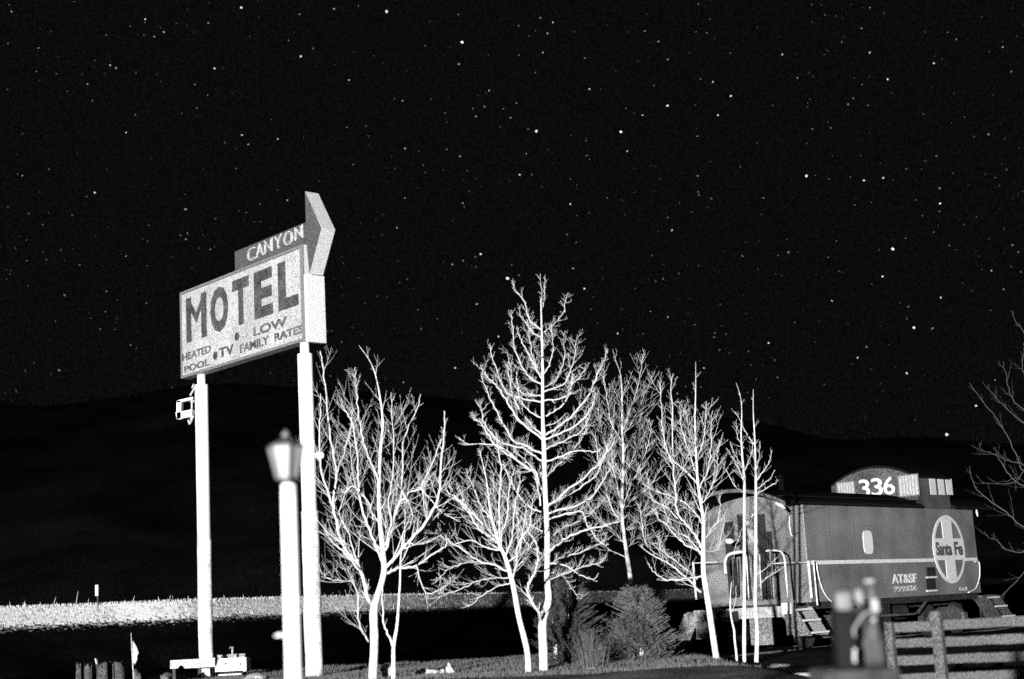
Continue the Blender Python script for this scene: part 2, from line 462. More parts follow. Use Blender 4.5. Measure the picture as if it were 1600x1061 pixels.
def words(name, txt, bl, tr, m, bold=0.02, parent=sign, spacing=1.0, out=0.022, zfix=None, t=0.01):
    a = sp(*bl); b = sp(*tr)
    mb = MB(); lettering(mb, txt, a[0], b[0], a[1], b[1], lambda x, y, d: S(x, y, out + d), bold, spacing, t=t)
    return mb.build(name, m, parent, world=True)
mb = MB()
zlo = (sp(293, 533)[1] + sp(440, 490)[1]) / 2; zhi = (sp(294, 468)[1] + sp(440, 410)[1]) / 2
print('motel z', sp(293, 533)[1], sp(455, 484)[1], sp(294, 468)[1], sp(440, 410)[1])
for ch, p0, p1 in (('M', 293, 324), ('O', 331, 358), ('T', 366, 391), ('E', 400, 428), ('L', 438, 468)):
    lettering(mb, ch, sp(p0, 500)[0], sp(p1, 470)[0], zlo, zhi, lambda x, y, d: S(x, y, 0.022 + d), 0.0 if ch == 'M' else 0.045)
    if ch == 'M':      # heavier stems for the M
        for q0_, q1_ in ((293, 300.5), (316.5, 324)): sbox(mb, sp(q0_, 500)[0], sp(q1_, 500)[0], zlo, zhi, 0.023, 0.033)
mb.build('lettering', M_darkl, sign, world=True)
words('lettering', 'LOW', (398, 526), (450, 494), M_midl, 0.03)
words('lettering', 'FAMILY', (377, 552), (422, 524), M_midl, 0.03)
words('lettering', 'RATES', (431, 534), (475, 507), M_midl, 0.03)
words('lettering', 'TV', (344, 560), (367, 537), M_midl, 0.03)
words('lettering', 'HEATED', (287, 565), (331, 539), M_midl, 0.02)
words('lettering', 'POOL', (290, 583), (329, 560), M_midl, 0.02)
for c in ((372, 526), (338, 556)):
    a = sp(*c); mb = MB()
    mb.prism([S(a[0] + 0.085 * math.cos(t * math.pi / 6), a[1] + 0.085 * math.sin(t * math.pi / 6), 0.022) for t in range(12)], nv * 0.01)
    mb.build('dot', M_darkl, sign, world=True)
# the narrow name board on top
a0 = sp(364, 420)[0]; zt2 = (sp(364, 391)[1] + sp(476, 348)[1]) / 2
mb = MB(); sbox(mb, a0, SW - 0.02, ZT + 0.003, zt2, -TH + 0.05, -0.05)
nb = mb.build('name_board', M_dark, sign, world=True)
mb = MB()
z0 = ZT + (zt2 - ZT) * 0.24; z1 = ZT + (zt2 - ZT) * 0.86
for i, (ch, p0, p1) in enumerate((('C', 384, 396), ('A', 398, 409), ('N', 411, 423), ('Y', 427, 438), ('O', 441, 456), ('N', 459, 471))):
    dz = (0.0, 0.02, 0.03, 0.03, 0.02, 0.05)[i]
    for k in range(2):                     # double outline: two thin rows of tube per letter
        g_ = 0.035 * k
        lettering(mb, ch, sp(p0, 395)[0] + g_, sp(p1, 375)[0] - g_, z0 + dz + g_, z1 + dz - g_, lambda x, y, d: S(x, y, -0.046 + d), -0.022 if k == 0 else -0.035, mi=0, t=0.02 + 0.02 * k)
mb.build('neon_lettering', M_neon2, nb)
# arrow: a deep chevron standing on the right end of the cabinet
arr = [(477, 299), (503, 356), (484, 428), (479.5, 378)]
pl = [sp(*q) for q in arr]
pl = [(max(s_, SW - 0.06) if i in (0, 2, 3) else s_, z) for i, (s_, z) in enumerate(pl)]
mb = MB(); mb.prism([S(s_, z, 0.0) for s_, z in pl], -nv * 0.30)
ar = mb.build('arrow', [mat('arrow_edge', 0.42, 0.6, grain=0.3, gscale=50)], sign, world=True)
mb = MB()
cx = sum(p[0] for p in pl) / 4; cz = sum(p[1] for p in pl) / 4
mb.prism([S(cx + (s_ - cx) * 0.97, cz + (z - cz) * 0.985, 0.002) for s_, z in pl], nv * 0.01)
mb.build('arrow_face', M_dark, sign, world=True)
mb = MB()
zt3 = sp(506, 420)[1]
sbox(mb, SW + 0.003, SW + 0.10, ZB - 0.04, zt3 + 0.02, -0.38, 0.02)
mb.build('end_panel', mat('sign_end_metal', 0.50, 0.6, grain=0.2, gscale=50), sign, world=True)
for px, ptop, wd, split, wrap in ((316, 590, 0.140, 835, 1.06), (484, 536, 0.145, 800, 1.14)):
    s_, _z = sp(px - 2, ptop)
    if px < 400: s_ = sp(308, 588)[0]
    else: s_ = SW - 0.22
    b0 = S(s_, 0.3, -TH / 2)
    zs = 1.5 + (979 - split) / F_PX * b0.y * 0.99
    mb = MB()
    mb.tube([(b0.x, b0.y, zs), (b0.x, b0.y, ZB - 0.25), (b0.x, b0.y, ZB - 0.22)], [wd, wd, wd], 20)
    mb.tube([(b0.x, b0.y, ZB - 0.3), (b0.x, b0.y, ZB - 0.003)], wd * 0.62, 16)
    po = mb.build('post', M_paint, sign, world=True, smooth=False)
    for poly in po.data.polygons: poly.use_smooth = len(poly.vertices) == 4
    mb = MB(); k = 10
    mb.tube([(b0.x + rnd.uniform(-.008, .008), b0.y, 0.4 + (zs - 0.4) * i / k) for i in range(k + 1)], [wd * wrap * rnd.uniform(0.985, 1.015) for i in range(k + 1)], 20)
    po = mb.build('post_cladding', M_wrap, sign, world=True)
    for poly in po.data.polygons: poly.use_smooth = len(poly.vertices) == 4
    print('post', px, proj((b0.x, b0.y, 0.6)), proj((b0.x, b0.y, ZB)))
    if px < 400: LP = Vector(b0)
    else: RP = Vector(b0)
# small open box frame bracketed to the left post
def wp(px, py, Y): return P(px, py, Y)
Yb = LP.y
fb = empty('floodlight', (LP.x - 0.3, LP.y, wp(300, 640, Yb).z))
tag(fb, 'small open white box fitting bracketed to the left sign post', 'light fitting')
A_, B_, C_, D_ = wp(276, 626, Yb), wp(301, 620, Yb), wp(301, 650, Yb), wp(276, 655, Yb)
dpt = Vector((0.02, 0.12, 0))
mb = MB()
def plank(a, b, t, mbx, dz=dpt, up=Vector((0, 0, 1))):
    d = (b - a).normalized(); n_ = Vector((-d.z, 0, d.x)) * t
    mbx.prism([a, b, b + n_, a + n_], dz)
plank(A_, D_, 0.09, mb); plank(B_, A_, 0.05, mb); plank(D_, C_, 0.14, mb)
mb.build('housing', M_paint, fb, world=True)
mb = MB()
for a, b in (((300, 606), (303, 600)), ((297, 618), (305, 604)), ((300, 622), (299, 656)), ((302, 650), (296, 663)), ((296, 663), (294, 656))):
    mb.tube([wp(*a, Yb - 0.02), wp(*b, Yb - 0.05)], 0.018, 6)
for _ in range(14):
    a = (rnd.uniform(295, 303), rnd.uniform(620, 660))
    mb.tube([wp(*a, Yb), wp(a[0] + rnd.uniform(-4, 4), a[1] + rnd.uniform(-6, 6), Yb + 0.1)], 0.012, 4)
mb.build('bracket', M_edge, fb, world=True)
sb = empty('security_light', (RP.x + 0.2, RP.y - 0.1, P(500, 714, 28).z))
tag(sb, 'little white lamp head clamped to the right sign post beside the twigs', 'light fitting')
mb = MB(); c = P(499, 712, RP.y - 0.1)
mb.tube([c + Vector((-0.06, 0, 0.02)), c + Vector((0.01, 0, 0)), c + Vector((0.06, -0.02, -0.02)), c + Vector((0.08, -0.02, -0.04))], [0.05, 0.08, 0.07, 0.02], 12)
mb.build('lamp_head', M_paint, sb, world=True, smooth=True)
mb = MB(); mb.tube([c + Vector((-0.12, 0.05, 0.03)), c + Vector((-0.02, 0, 0.06))], 0.02, 8); mb.build('clamp', M_edge, sb, world=True)

# ------------------------------------------------------------ lamp post near the camera
YL = 7.2
lb = P(455, 900, YL)
lz = lambda py: P(453, py, YL).z
lamp = empty('lamp_post', (lb.x, lb.y, 0.02))
tag(lamp, 'out of focus white lamp post with four sided lantern in front of the sign', 'lamp post')
mb = MB(); r0 = 0.0365
mb.tube([(lb.x, lb.y, 0.0), (lb.x, lb.y, lz(800)), (lb.x, lb.y, lz(757))], [r0, r0 * 0.97, r0 * 0.94], 24)
mb.build('pole', M_paint, lamp, world=True, smooth=True)
mb = MB()
lx, ly = lb.x - 0.008, lb.y
mb.tube([(lx, ly, lz(757)), (lx, ly, lz(752)), (lx, ly, lz(748))], [0.0169, 0.0203, 0.0466], 12)
mb.build('collar', mat('lantern_dark_metal', 0.08, 0.6), lamp, world=True)
zt, zb_ = lz(697), lz(748)
def ring(r, z, rot=0.9): return [(lx + r * math.cos(rot + i * math.pi / 3), ly + r * math.sin(rot + i * math.pi / 3), z) for i in range(6)]
mb = MB(); lo = ring(0.0491, zb_); hi = ring(0.0889, zt)
mb.add(lo + hi, [(i, (i + 1) % 6, (i + 1) % 6 + 6, i + 6) for i in range(6)])
def pane_mat():
    m = mat('frosted_pane', 0.24, 0.35, spec=0.5); b = m.node_tree.nodes['Principled BSDF']; b.inputs['Transmission Weight'].default_value = 0.25; return m
mb.build('glass', pane_mat(), lamp, world=True)
mb = MB()
for i in range(6): mb.tube([lo[i], hi[i]], 0.0065, 6)
for rg in (lo, hi):
    mb.tube(rg + [rg[0]], 0.0065, 6)
mb.build('lantern_frame', mat('lantern_frame_paint', 0.04, 0.5), lamp, world=True)
mb = MB()
h0 = ring(0.0974, lz(697)); h1 = ring(0.0424, lz(687)); h2 = ring(0.0169, lz(683))
mb.add(h0 + h1 + h2, [(i, (i + 1) % 6, (i + 1) % 6 + 6, i + 6) for i in range(6)] + [(i + 6, (i + 1) % 6 + 6, (i + 1) % 6 + 12, i + 12) for i in range(6)] + [tuple(range(5, -1, -1)), tuple(range(12, 18))])
mb.build('lantern_roof', mat('lantern_roof_paint', 0.025, 0.6), lamp, world=True)
mb = MB(); mb.tube([(lx, ly, lz(684)), (lx, ly, lz(681)), (lx, ly, lz(678.5)), (lx, ly, lz(675)), (lx, ly, lz(671))], [0.0102, 0.0186, 0.0203, 0.0102, 0.0025], 10)
mb.build('finial', mat('lantern_finial_paint', 0.09, 0.5), lamp, world=True, smooth=True)
mb = MB(); mb.tube([(lx, ly, lz(745)), (lx, ly, lz(735)), (lx, ly, lz(725)), (lx, ly, lz(715)), (lx, ly, lz(709))], [0.0152, 0.0212, 0.0305, 0.0254, 0.0068], 12)
mb.build('bulb', M_paint, lamp, world=True, smooth=True)
mb = MB(); c = P(446, 993, YL)
mb.tube([c, c + Vector((-0.035, 0, 0.004)), c + Vector((-0.05, 0, -0.002))], [0.0068, 0.0076, 0.0034], 6)
mb.build('outlet', M_edge, lamp, world=True)

# assumed pole and housing for the added floodlight, unseen behind the camera
yl = empty('assumed_floodlight', (LAMP.x, LAMP.y - 0.4, 0.0))
tag(yl, 'assumed tall floodlight on a steel pole, unseen behind the viewpoint, added to light the scene', 'floodlight')
mb = MB(); mb.tube([(0, 0, 0), (0, 0, 4.3)], 0.08, 12); mb.build('pole', M_iron, yl)
mb = MB(); mb.box(-0.25, 0.25, -0.12, 0.2, 4.28, 4.6); mb.build('housing', M_iron, yl, bevel=0.02)
# ------------------------------------------------------------ caboose
AZ = math.atan2(0.743, 0.669)
C0 = P(1263, 900, 36.0); RAILZ = 0.37
cab = empty('caboose', (C0.x, C0.y, RAILZ), AZ)
tag(cab, 'old railway caboose with rooftop cupola, white stripe and round cross emblem', 'caboose')
UL, WD, ZS, ZE, ZW = 8.95, 2.9, 1.07, 3.38, 1.99       # length, width, sill, eave, waist
def U(u, y, z):                                        # caboose point -> world
    return Vector((C0.x + math.cos(AZ) * u - math.sin(AZ) * y, C0.y + math.sin(AZ) * u + math.cos(AZ) * y, z + RAILZ))
for n_, q in (('corner top', (0, 0, ZE)), ('corner bot', (0, 0, ZS)), ('far top', (UL, 0, ZE)), ('far bot', (UL, 0, ZS)), ('left top', (0, WD, ZE)), ('cup', (5.82, 0, 4.16)), ('cupL', (5.82, 2.75, 4.16)), ('cupR', (7.66, 0, 4.16))):
    print(n_, [round(x) for x in proj(U(*q))])
def side_uv(px, py):                                   # photo pixel -> (u, z) on the visible side
    n_ = Vector((math.sin(AZ), -math.cos(AZ), 0)); d = ray(px, py)
    t = (U(0, 0, 0) - CP).dot(n_) / d.dot(n_); q = CP + d * t
    r = q - U(0, 0, 0); return (r.x * math.cos(AZ) + r.y * math.sin(AZ), q.z - RAILZ)
def end_yz(px, py, u=0.0):                             # photo pixel -> (y, z) on the plane u = const
    n_ = Vector((math.cos(AZ), math.sin(AZ), 0)); o_ = U(u, 0, 0); d = ray(px, py)
    t = (o_ - CP).dot(n_) / d.dot(n_); q = CP + d * t
    r = q - o_; return (-r.x * math.sin(AZ) + r.y * math.cos(AZ), q.z - RAILZ)
def arc(y, rise, z0, w0=0.0, w1=WD): return z0 + rise * (1 - ((y - (w0 + w1) / 2) / ((w1 - w0) / 2)) ** 2)
NA = 12
# body: ends closed up to the arched roof
mb = MB()
prof_ = [(0, ZS), (WD, ZS)] + [(WD - WD * i / NA, arc(WD - WD * i / NA, 0.33, ZE - 0.02)) for i in range(NA + 1)]
mb.prism([(0, y, z) for y, z in prof_], (UL, 0, 0))
mb.build('body', M_cab, cab)
mb = MB()
for u in (1.15, 2.3, 3.45, 4.6, 5.75, 6.9, 8.05):
    mb.box(u - 0.012, u + 0.012, -0.006, 0, ZS + 0.01, ZE - 0.05)
mb.build('side_seams', mat('caboose_seam', 0.11, 0.7), cab)
for u0, u1 in ((-0.95, 5.80), (7.68, 9.9)):
    mb = MB(); ov = 0.14
    p_ = [(-ov + (WD + 2 * ov) * i / NA, arc(-ov + (WD + 2 * ov) * i / NA, 0.42, ZE - 0.02, -ov, WD + ov)) for i in range(NA + 1)]
    mb.prism([(u0, y, z) for y, z in p_] + [(u0, y, z + 0.07) for y, z in reversed(p_)], (u1 - u0, 0, 0))
    mb.build('roof', M_roof, cab)
    if u0 < 0:
        mb = MB()
        mb.prism([(u0 - 0.02, y, z - 0.03) for y, z in p_] + [(u0 - 0.02, y, z + 0.05) for y, z in reversed(p_)], (0.015, 0, 0))
        mb.build('roof_edge', mat('roof_edge_paint', 0.10, 0.8, grain=0.6, gscale=36), cab)
        mb = MB()                                       # running board along the roof edge side
        mb.box(u0 + 0.1, u1 - 0.1, -0.06, 0.25, ZE + 0.16, ZE + 0.19)
        mb.build('running_board', M_roof, cab)
# cupola
CU0, CU1, CZ = 5.82, 7.66, 4.17
CW_ = 2.58
cp_ = [(0.0, ZE), (CW_, ZE)] + [(CW_ * (1 - i / NA), arc(CW_ * (1 - i / NA), 0.39, CZ, 0, CW_)) for i in range(NA + 1)]
mb = MB(); mb.prism([(CU0, y, z) for y, z in cp_], (CU1 - CU0, 0, 0))
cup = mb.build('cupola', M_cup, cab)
mb = MB(); ov = 0.02
p_ = [(-ov + (CW_ + 2 * ov) * i / NA, arc(-ov + (CW_ + 2 * ov) * i / NA, 0.40, CZ + 0.003, -ov, CW_ + ov)) for i in range(NA + 1)]
mb.prism([(CU0 + 0.01, y, z) for y, z in p_] + [(CU0 + 0.01, y, z + 0.05) for y, z in reversed(p_)], (CU1 - CU0 + 0.1, 0, 0))
mb.build('cupola_roof', M_roof, cup)
def blind(parent, name, f, a0, a1, b0, b1, lines=5, m=M_glass):
    """window: frame, pane with hanging blind; f(a, b, out)"""
    def q(mb, x0, x1, z0, z1, o0, o1): mb.prism([f(x0, z0, o0), f(x1, z0, o0), f(x1, z1, o0), f(x0, z1, o0)], f(x0, z0, o1) - f(x0, z0, o0))
    mb = MB(); q(mb, a0, a1, b0, b1, 0.003, 0.012); wn = mb.build(name, m, parent)
    mb = MB(); w_ = abs(a1 - a0)
    for i in range(1, lines):
        x = a0 + (a1 - a0) * i / lines; q(mb, x - 0.012, x + 0.012, b0 + 0.01, b1 - 0.01, 0.013, 0.02)
    if lines > 1: mb.build('blind_folds', mat('blind_fold', 0.25, 0.8), wn)
    mb = MB(); t = 0.035
    lo_, hi_ = min(a0, a1), max(a0, a1)
    q(mb, lo_ - t, hi_ + t, b1, b1 + t, 0.003, 0.03); q(mb, lo_ - t, hi_ + t, b0 - t, b0, 0.003, 0.03)
    q(mb, lo_ - t, lo_, b0, b1, 0.003, 0.03); q(mb, hi_, hi_ + t, b0, b1, 0.003, 0.03)
    mb.build('frame', M_cab, wn)
    return wn
fe = lambda u: (lambda y, z, o: Vector((u - o, y, z)))
fs_ = lambda u, z, o: Vector((u, -o, z))
for x0, x1, y0, y1 in ((1311, 1334, 779, 753), (1407, 1433, 775, 742)):
    a = end_yz(x0, y0, CU0); b = end_yz(x1, y1, CU0)
    blind(cup, 'window', fe(CU0), a[0], b[0], a[1], b[1], 6)
for x0, x1 in ((1454, 1460.5), (1467, 1473.5), (1479.5, 1486)):
    a = side_uv(x0, 773); b = side_uv(x1, 748)
    mb = MB(); mb.box(a[0], b[0], -0.012, -0.003, a[1], b[1]); mb.build('window', M_cabw, cup)
mb = MB()
for ch, x0, x1 in (('3', 1344, 1358), ('3', 1363, 1378), ('6', 1382, 1397)):
    a = end_yz(x0, 776, CU0); b = end_yz(x1, 746, CU0); zz0 = end_yz(1370, 775, CU0)[1]; zz1 = end_yz(1370, 747, CU0)[1]
    lettering(mb, ch, a[0], b[0], zz0, zz1, lambda x, y, d: Vector((CU0 - 0.004 - d, x, y)), 0.012)
mb.build('lettering', M_cabw, cup)
# emblem: ring and cross with the name band
e0 = side_uv(1458, 858); e1 = side_uv(1506, 858); ec = ((e0[0] + e1[0]) / 2, (side_uv(1479, 804)[1] + side_uv(1484, 913)[1]) / 2)
er = (side_uv(1479, 804)[1] - side_uv(1484, 913)[1]) / 2; eu = (e1[0] - e0[0]) / 2
print('emblem', ec, er, eu)
er = (er + eu) / 2; eu = er
mb = MB(); k = 48
o_ = [(ec[0] + eu * math.cos(2 * math.pi * i / k), ec[1] + er * math.sin(2 * math.pi * i / k)) for i in range(k)]
i_ = [(ec[0] + eu * 0.87 * math.cos(2 * math.pi * i / k), ec[1] + er * 0.9 * math.sin(2 * math.pi * i / k)) for i in range(k)]
mb.add([(a, -0.016, b) for a, b in o_] + [(a, -0.016, b) for a, b in i_] + [(a, 0, b) for a, b in o_],
       [(i, (i + 1) % k, (i + 1) % k + k, i + k) for i in range(k)] + [(i, i + 2 * k, (i + 1) % k + 2 * k, (i + 1) % k) for i in range(k)])
cw = 0.30 * er
zr = er * math.sqrt(1 - (cw / eu) ** 2) * 0.93
mb.box(ec[0] - cw, ec[0] + cw, -0.0175, 0, ec[1] - zr, ec[1] + zr)
mb.box(ec[0] - eu * 0.9, ec[0] + eu * 0.9, -0.019, 0, ec[1] - cw * 1.05, ec[1] + cw * 1.05)
em = mb.build('emblem', M_cabw, cab)
mb = MB(); fl_ = lambda x, y, d: Vector((x, -0.0195 - d, y))
lettering(mb, 'Santa', ec[0] - eu * 0.86, ec[0] + eu * 0.14, ec[1] - cw * 0.62, ec[1] + cw * 0.72, fl_, 0.035, 0.95)
lettering(mb, 'Fe', ec[0] + eu * 0.30, ec[0] + eu * 0.84, ec[1] - cw * 0.62, ec[1] + cw * 0.72, fl_, 0.035, 0.95)
mb.build('lettering', mat('emblem_letter', 0.10, 0.6), em)
# stripe
mb = MB(); mb.box(0.03, ec[0] - eu, -0.010, 0, ZW - 0.045, ZW + 0.045); mb.box(ec[0] + eu, UL - 0.02, -0.010, 0, ZW - 0.04, ZW + 0.04)
mb.build('stripe', M_cabw, cab)
mb = MB(); mb.box(-0.006, 0.02, -0.010, 0, ZS, ZE - 0.02); mb.build('corner_trim', mat('corner_trim_paint', 0.4, 0.6, grain=0.4, gscale=36), cab)
# reporting marks
def marks(txt, x0, y0, x1, y1, bold=0.0, m=M_cabw):
    a = side_uv(x0, y0); b = side_uv(x1, y1); mb = MB()
    lettering(mb, txt, a[0], b[0], a[1], b[1], lambda x, y, d: Vector((x, -0.008 - d, y)), bold); mb.build('lettering', m, cab)
marks('AT&SF', 1394, 912, 1431, 896, 0.02)
marks('999336', 1396, 925, 1432, 914, 0.02, mat('faded_number', 0.5, 0.6, grain=0.6, gscale=30))
marks('Cs-2', 1499, 923, 1510, 917, 0.0)
# side window with blind, vents
a = side_uv(1350, 866); b = side_uv(1361, 829)
mb = MB(); k = 14; cu_, cz_ = (a[0] + b[0]) / 2, (a[1] + b[1]) / 2; hw, hh = (b[0] - a[0]) / 2, (b[1] - a[1]) / 2
mb.prism([(cu_ + hw * math.copysign(abs(math.cos(t)) ** 0.5, math.cos(t)), -0.003, cz_ + hh * math.copysign(abs(math.sin(t)) ** 0.6, math.sin(t))) for t in [2 * math.pi * i / 24 for i in range(24)]], (0, -0.02, 0))
mb.build('side_window', M_cabw, cab)
for py0, py1 in ((900, 886), (921, 903)):
    a = side_uv(1448, py0); b = side_uv(1460, py1); mb = MB(); mb.box(a[0], b[0], -0.02, 0, a[1], b[1]); v_ = mb.build('vent', M_dglass, cab)
    mb = MB(); mb.box(a[0] - 0.05, b[0] + 0.05, -0.035, 0, a[1] - 0.06, a[1] - 0.02); mb.build('ledge', M_cabw, v_)
# end wall: door with window, side windows, dark openings
def epanel(name, x0, y0, x1, y1, m, parent=cab, out=0.012, lines=0):
    a = end_yz(x0, y0); b = end_yz(x1, y1); mb = MB()
    mb.box(-out, -0.003, min(a[0], b[0]), max(a[0], b[0]), min(a[1], b[1]), max(a[1], b[1]))
    return mb.build(name, m, parent)
dr = epanel('door', 1166, 936, 1192, 806, mat('door_paint', 0.21, 0.6, grain=0.5, gscale=36, blotch=0.2))
epanel('window', 1171, 848, 1187, 826, M_glass, dr, 0.02)
epanel('door_frame', 1163, 937, 1165, 803, M_dglass, dr, 0.03); epanel('door_frame', 1193, 937, 1195, 803, M_dglass, dr, 0.03)
epanel('end_window', 1198, 900, 1206, 830, M_dglass)
epanel('end_window', 1140, 935, 1146, 815, M_dglass)
a = end_yz(1236, 805, -0.0); b = end_yz(1238, 838)
mb = MB(); mb.tube([(-0.0, a[0], a[1]), (-0.07, a[0], a[1] - 0.03), (-0.08, a[0] + 0.02, (a[1] + b[1]) / 2), (-0.07, a[0], b[1] + 0.03), (0, a[0] - 0.02, b[1])], 0.016, 8); mb.build('grab_iron', M_cabw, cab)
# platform, beam, railings
mb = MB(); mb.box(-0.95, 0, 0.0, WD, ZS - 0.16, ZS - 0.08); mb.build('platform', M_iron2, cab)
mb = MB(); mb.box(-1.02, -0.951, 0.12, WD - 0.25, ZS - 0.30, ZS - 0.05); mb.build('end_beam', mat('end_beam_paint', 0.34, 0.7, grain=0.5, gscale=40, blotch=0.4, bscale=3), cab)
mb = MB(); mb.box(-1.04, -0.80, -0.10, 0.16, ZS - 0.24, ZS + 0.02); mb.build('corner_casting', M_cabw, cab, bevel=0.01)
mb = MB(); mb.box(-0.90, -0.86, 0.55, 1.15, ZS - 0.92, ZS - 0.31); mb.build('apron', M_cab, cab)
def bar(pts, r=0.022, name='handrail', m=M_cabw, k=8):
    mb = MB(); mb.tube(smooth_path(pts, 5), r, k); return mb.build(name, m, cab, smooth=True)
def ey(px, py, u=-0.93): q = end_yz(px, py, u); return (u, q[0], q[1])
bar([ey(1209, 936), ey(1206, 895), ey(1204, 861)], 0.032)
bar([ey(1232, 936), ey(1228, 900), ey(1226, 875), ey(1220, 862), ey(1204, 860), ey(1197, 861)], 0.022)
bar([ey(1134, 896), ey(1133, 880), ey(1137, 868), ey(1147, 864), ey(1160, 862)], 0.038)
bar([ey(1088, 937), ey(1085, 905), ey(1083, 878)], 0.026)
bar([ey(1083, 880), ey(1120, 878)], 0.012); bar([ey(1205, 881), ey(1228, 879)], 0.014)
mb = MB(); q0 = Vector(ey(1228, 879)); mb.tube([q0, (0.0, -0.03, ZW)], 0.014, 6); mb.build('handrail', M_cabw, cab)
bar([ey(1144, 870), ey(1145, 890), ey(1146, 930)], 0.016, m=M_iron2)
bar([ey(1170, 936), ey(1168, 900), ey(1166, 866)], 0.016); bar([ey(1190, 936), ey(1188, 900), ey(1187, 866)], 0.012)
mb = MB(); c = Vector(ey(1140, 846)); mb.tube([c + Vector((0, 0.10, 0)), c + Vector((-0.03, 0.05, 0.01)), c + Vector((-0.04, -0.06, 0)), c + Vector((0, -0.12, -0.01))], [0.03, 0.07, 0.07, 0.02], 10); mb.build('marker_lamp', M_cabw, cab, smooth=True)
mb = MB(); c = Vector((-0.9, 0.02, ZE - 0.05)); mb.tube([c + Vector((0, 0.12, 0.06)), c, c + Vector((0, -0.1, -0.1))], [0.03, 0.05, 0.04], 8); mb.build('roof_bracket', M_cabw, cab)
mb = MB(); c = Vector((9.05, -0.08, ZE - 0.10)); mb.tube([c + Vector((0, 0, 0.08)), c, c + Vector((0.03, 0, -0.1))], [0.02, 0.03, 0.02], 8); mb.build('roof_bracket', M_cabw, cab)
for y_, r_ in ((-0.05, 0.03), (-0.14, 0.018)):
    mb = MB(); mb.tube([(-0.02 if y_ > -0.1 else 0.05, y_, ZW + 0.04), (-0.02 if y_ > -0.1 else 0.06, y_, ZS + 0.1 if y_ > -0.1 else ZS - 0.08)], r_, 8); mb.build('handrail', M_cabw, cab)
def su(px, py, o=-0.05): q = side_uv(px, py); return (q[0], o, q[1])
bar([su(1273, 880), su(1275, 895), su(1280, 915), su(1287, 930), su(1297, 941)], 0.016, 'grab_iron')
bar([su(1520, 878), su(1527, 879), su(1528, 900), su(1524, 915), su(1520, 921), su(1510, 926)], 0.018, 'grab_iron')
bar([su(1521, 861, 0.4), su(1530, 861, 0.4), su(1535, 868, 0.4), su(1538, 890, 0.4), su(1541, 917, 0.4)], 0.022)
mb = MB(); mb.box(UL, UL + 0.95, 0, WD, ZS - 0.16, ZS - 0.08); mb.build('platform', M_iron2, cab)
# steps at both near corners and the far right corner
def stairs(u0, u1, sgn, y0, M_cab=M_cab):
    stp = empty('steps', (0, 0, 0)); stp.parent = cab
    mb = MB()
    for u in (u0, u1 - 0.02):
        mb.prism([(u, y0 + 0.35 * sgn, ZS - 0.10), (u, y0 - 0.12 * sgn, ZS - 0.10), (u, y0 - 0.50 * sgn, 0.32), (u, y0 - 0.02 * sgn, 0.32)], (0.02, 0, 0))
    mb.build('stringers', M_cab, stp)
    for i, (yy, zz) in enumerate(((0.02, 0.93), (-0.16, 0.68), (-0.36, 0.40))):
        mb = MB(); ya = y0 + yy * sgn; yb = ya - 0.14 * sgn
        mb.box(u0 + 0.025, u1 - 0.025, min(ya, yb), max(ya, yb), zz - 0.03, zz)
        mb.build('tread', M_iron2, stp)
        mb = MB(); mb.box(u0 - 0.01, u1 + 0.01, min(yb, yb - 0.015 * sgn), max(yb, yb - 0.015 * sgn), zz - 0.035, zz + 0.01); mb.build('tread_nosing', M_cabw, stp)
    mb = MB(); mb.box(u0 + 0.03, u1 - 0.03, *sorted((y0 + 0.18 * sgn, y0 + 0.16 * sgn)), 0.35, ZS - 0.11); mb.build('riser_plate', M_cab, stp)
    return stp
stairs(-0.88, -0.14, 1, 0.0); stairs(-0.88, -0.14, -1, WD); stairs(UL + 0.14, UL + 0.88, 1, 0.0, M_iron); stairs(UL + 0.14, UL + 0.88, -1, WD)
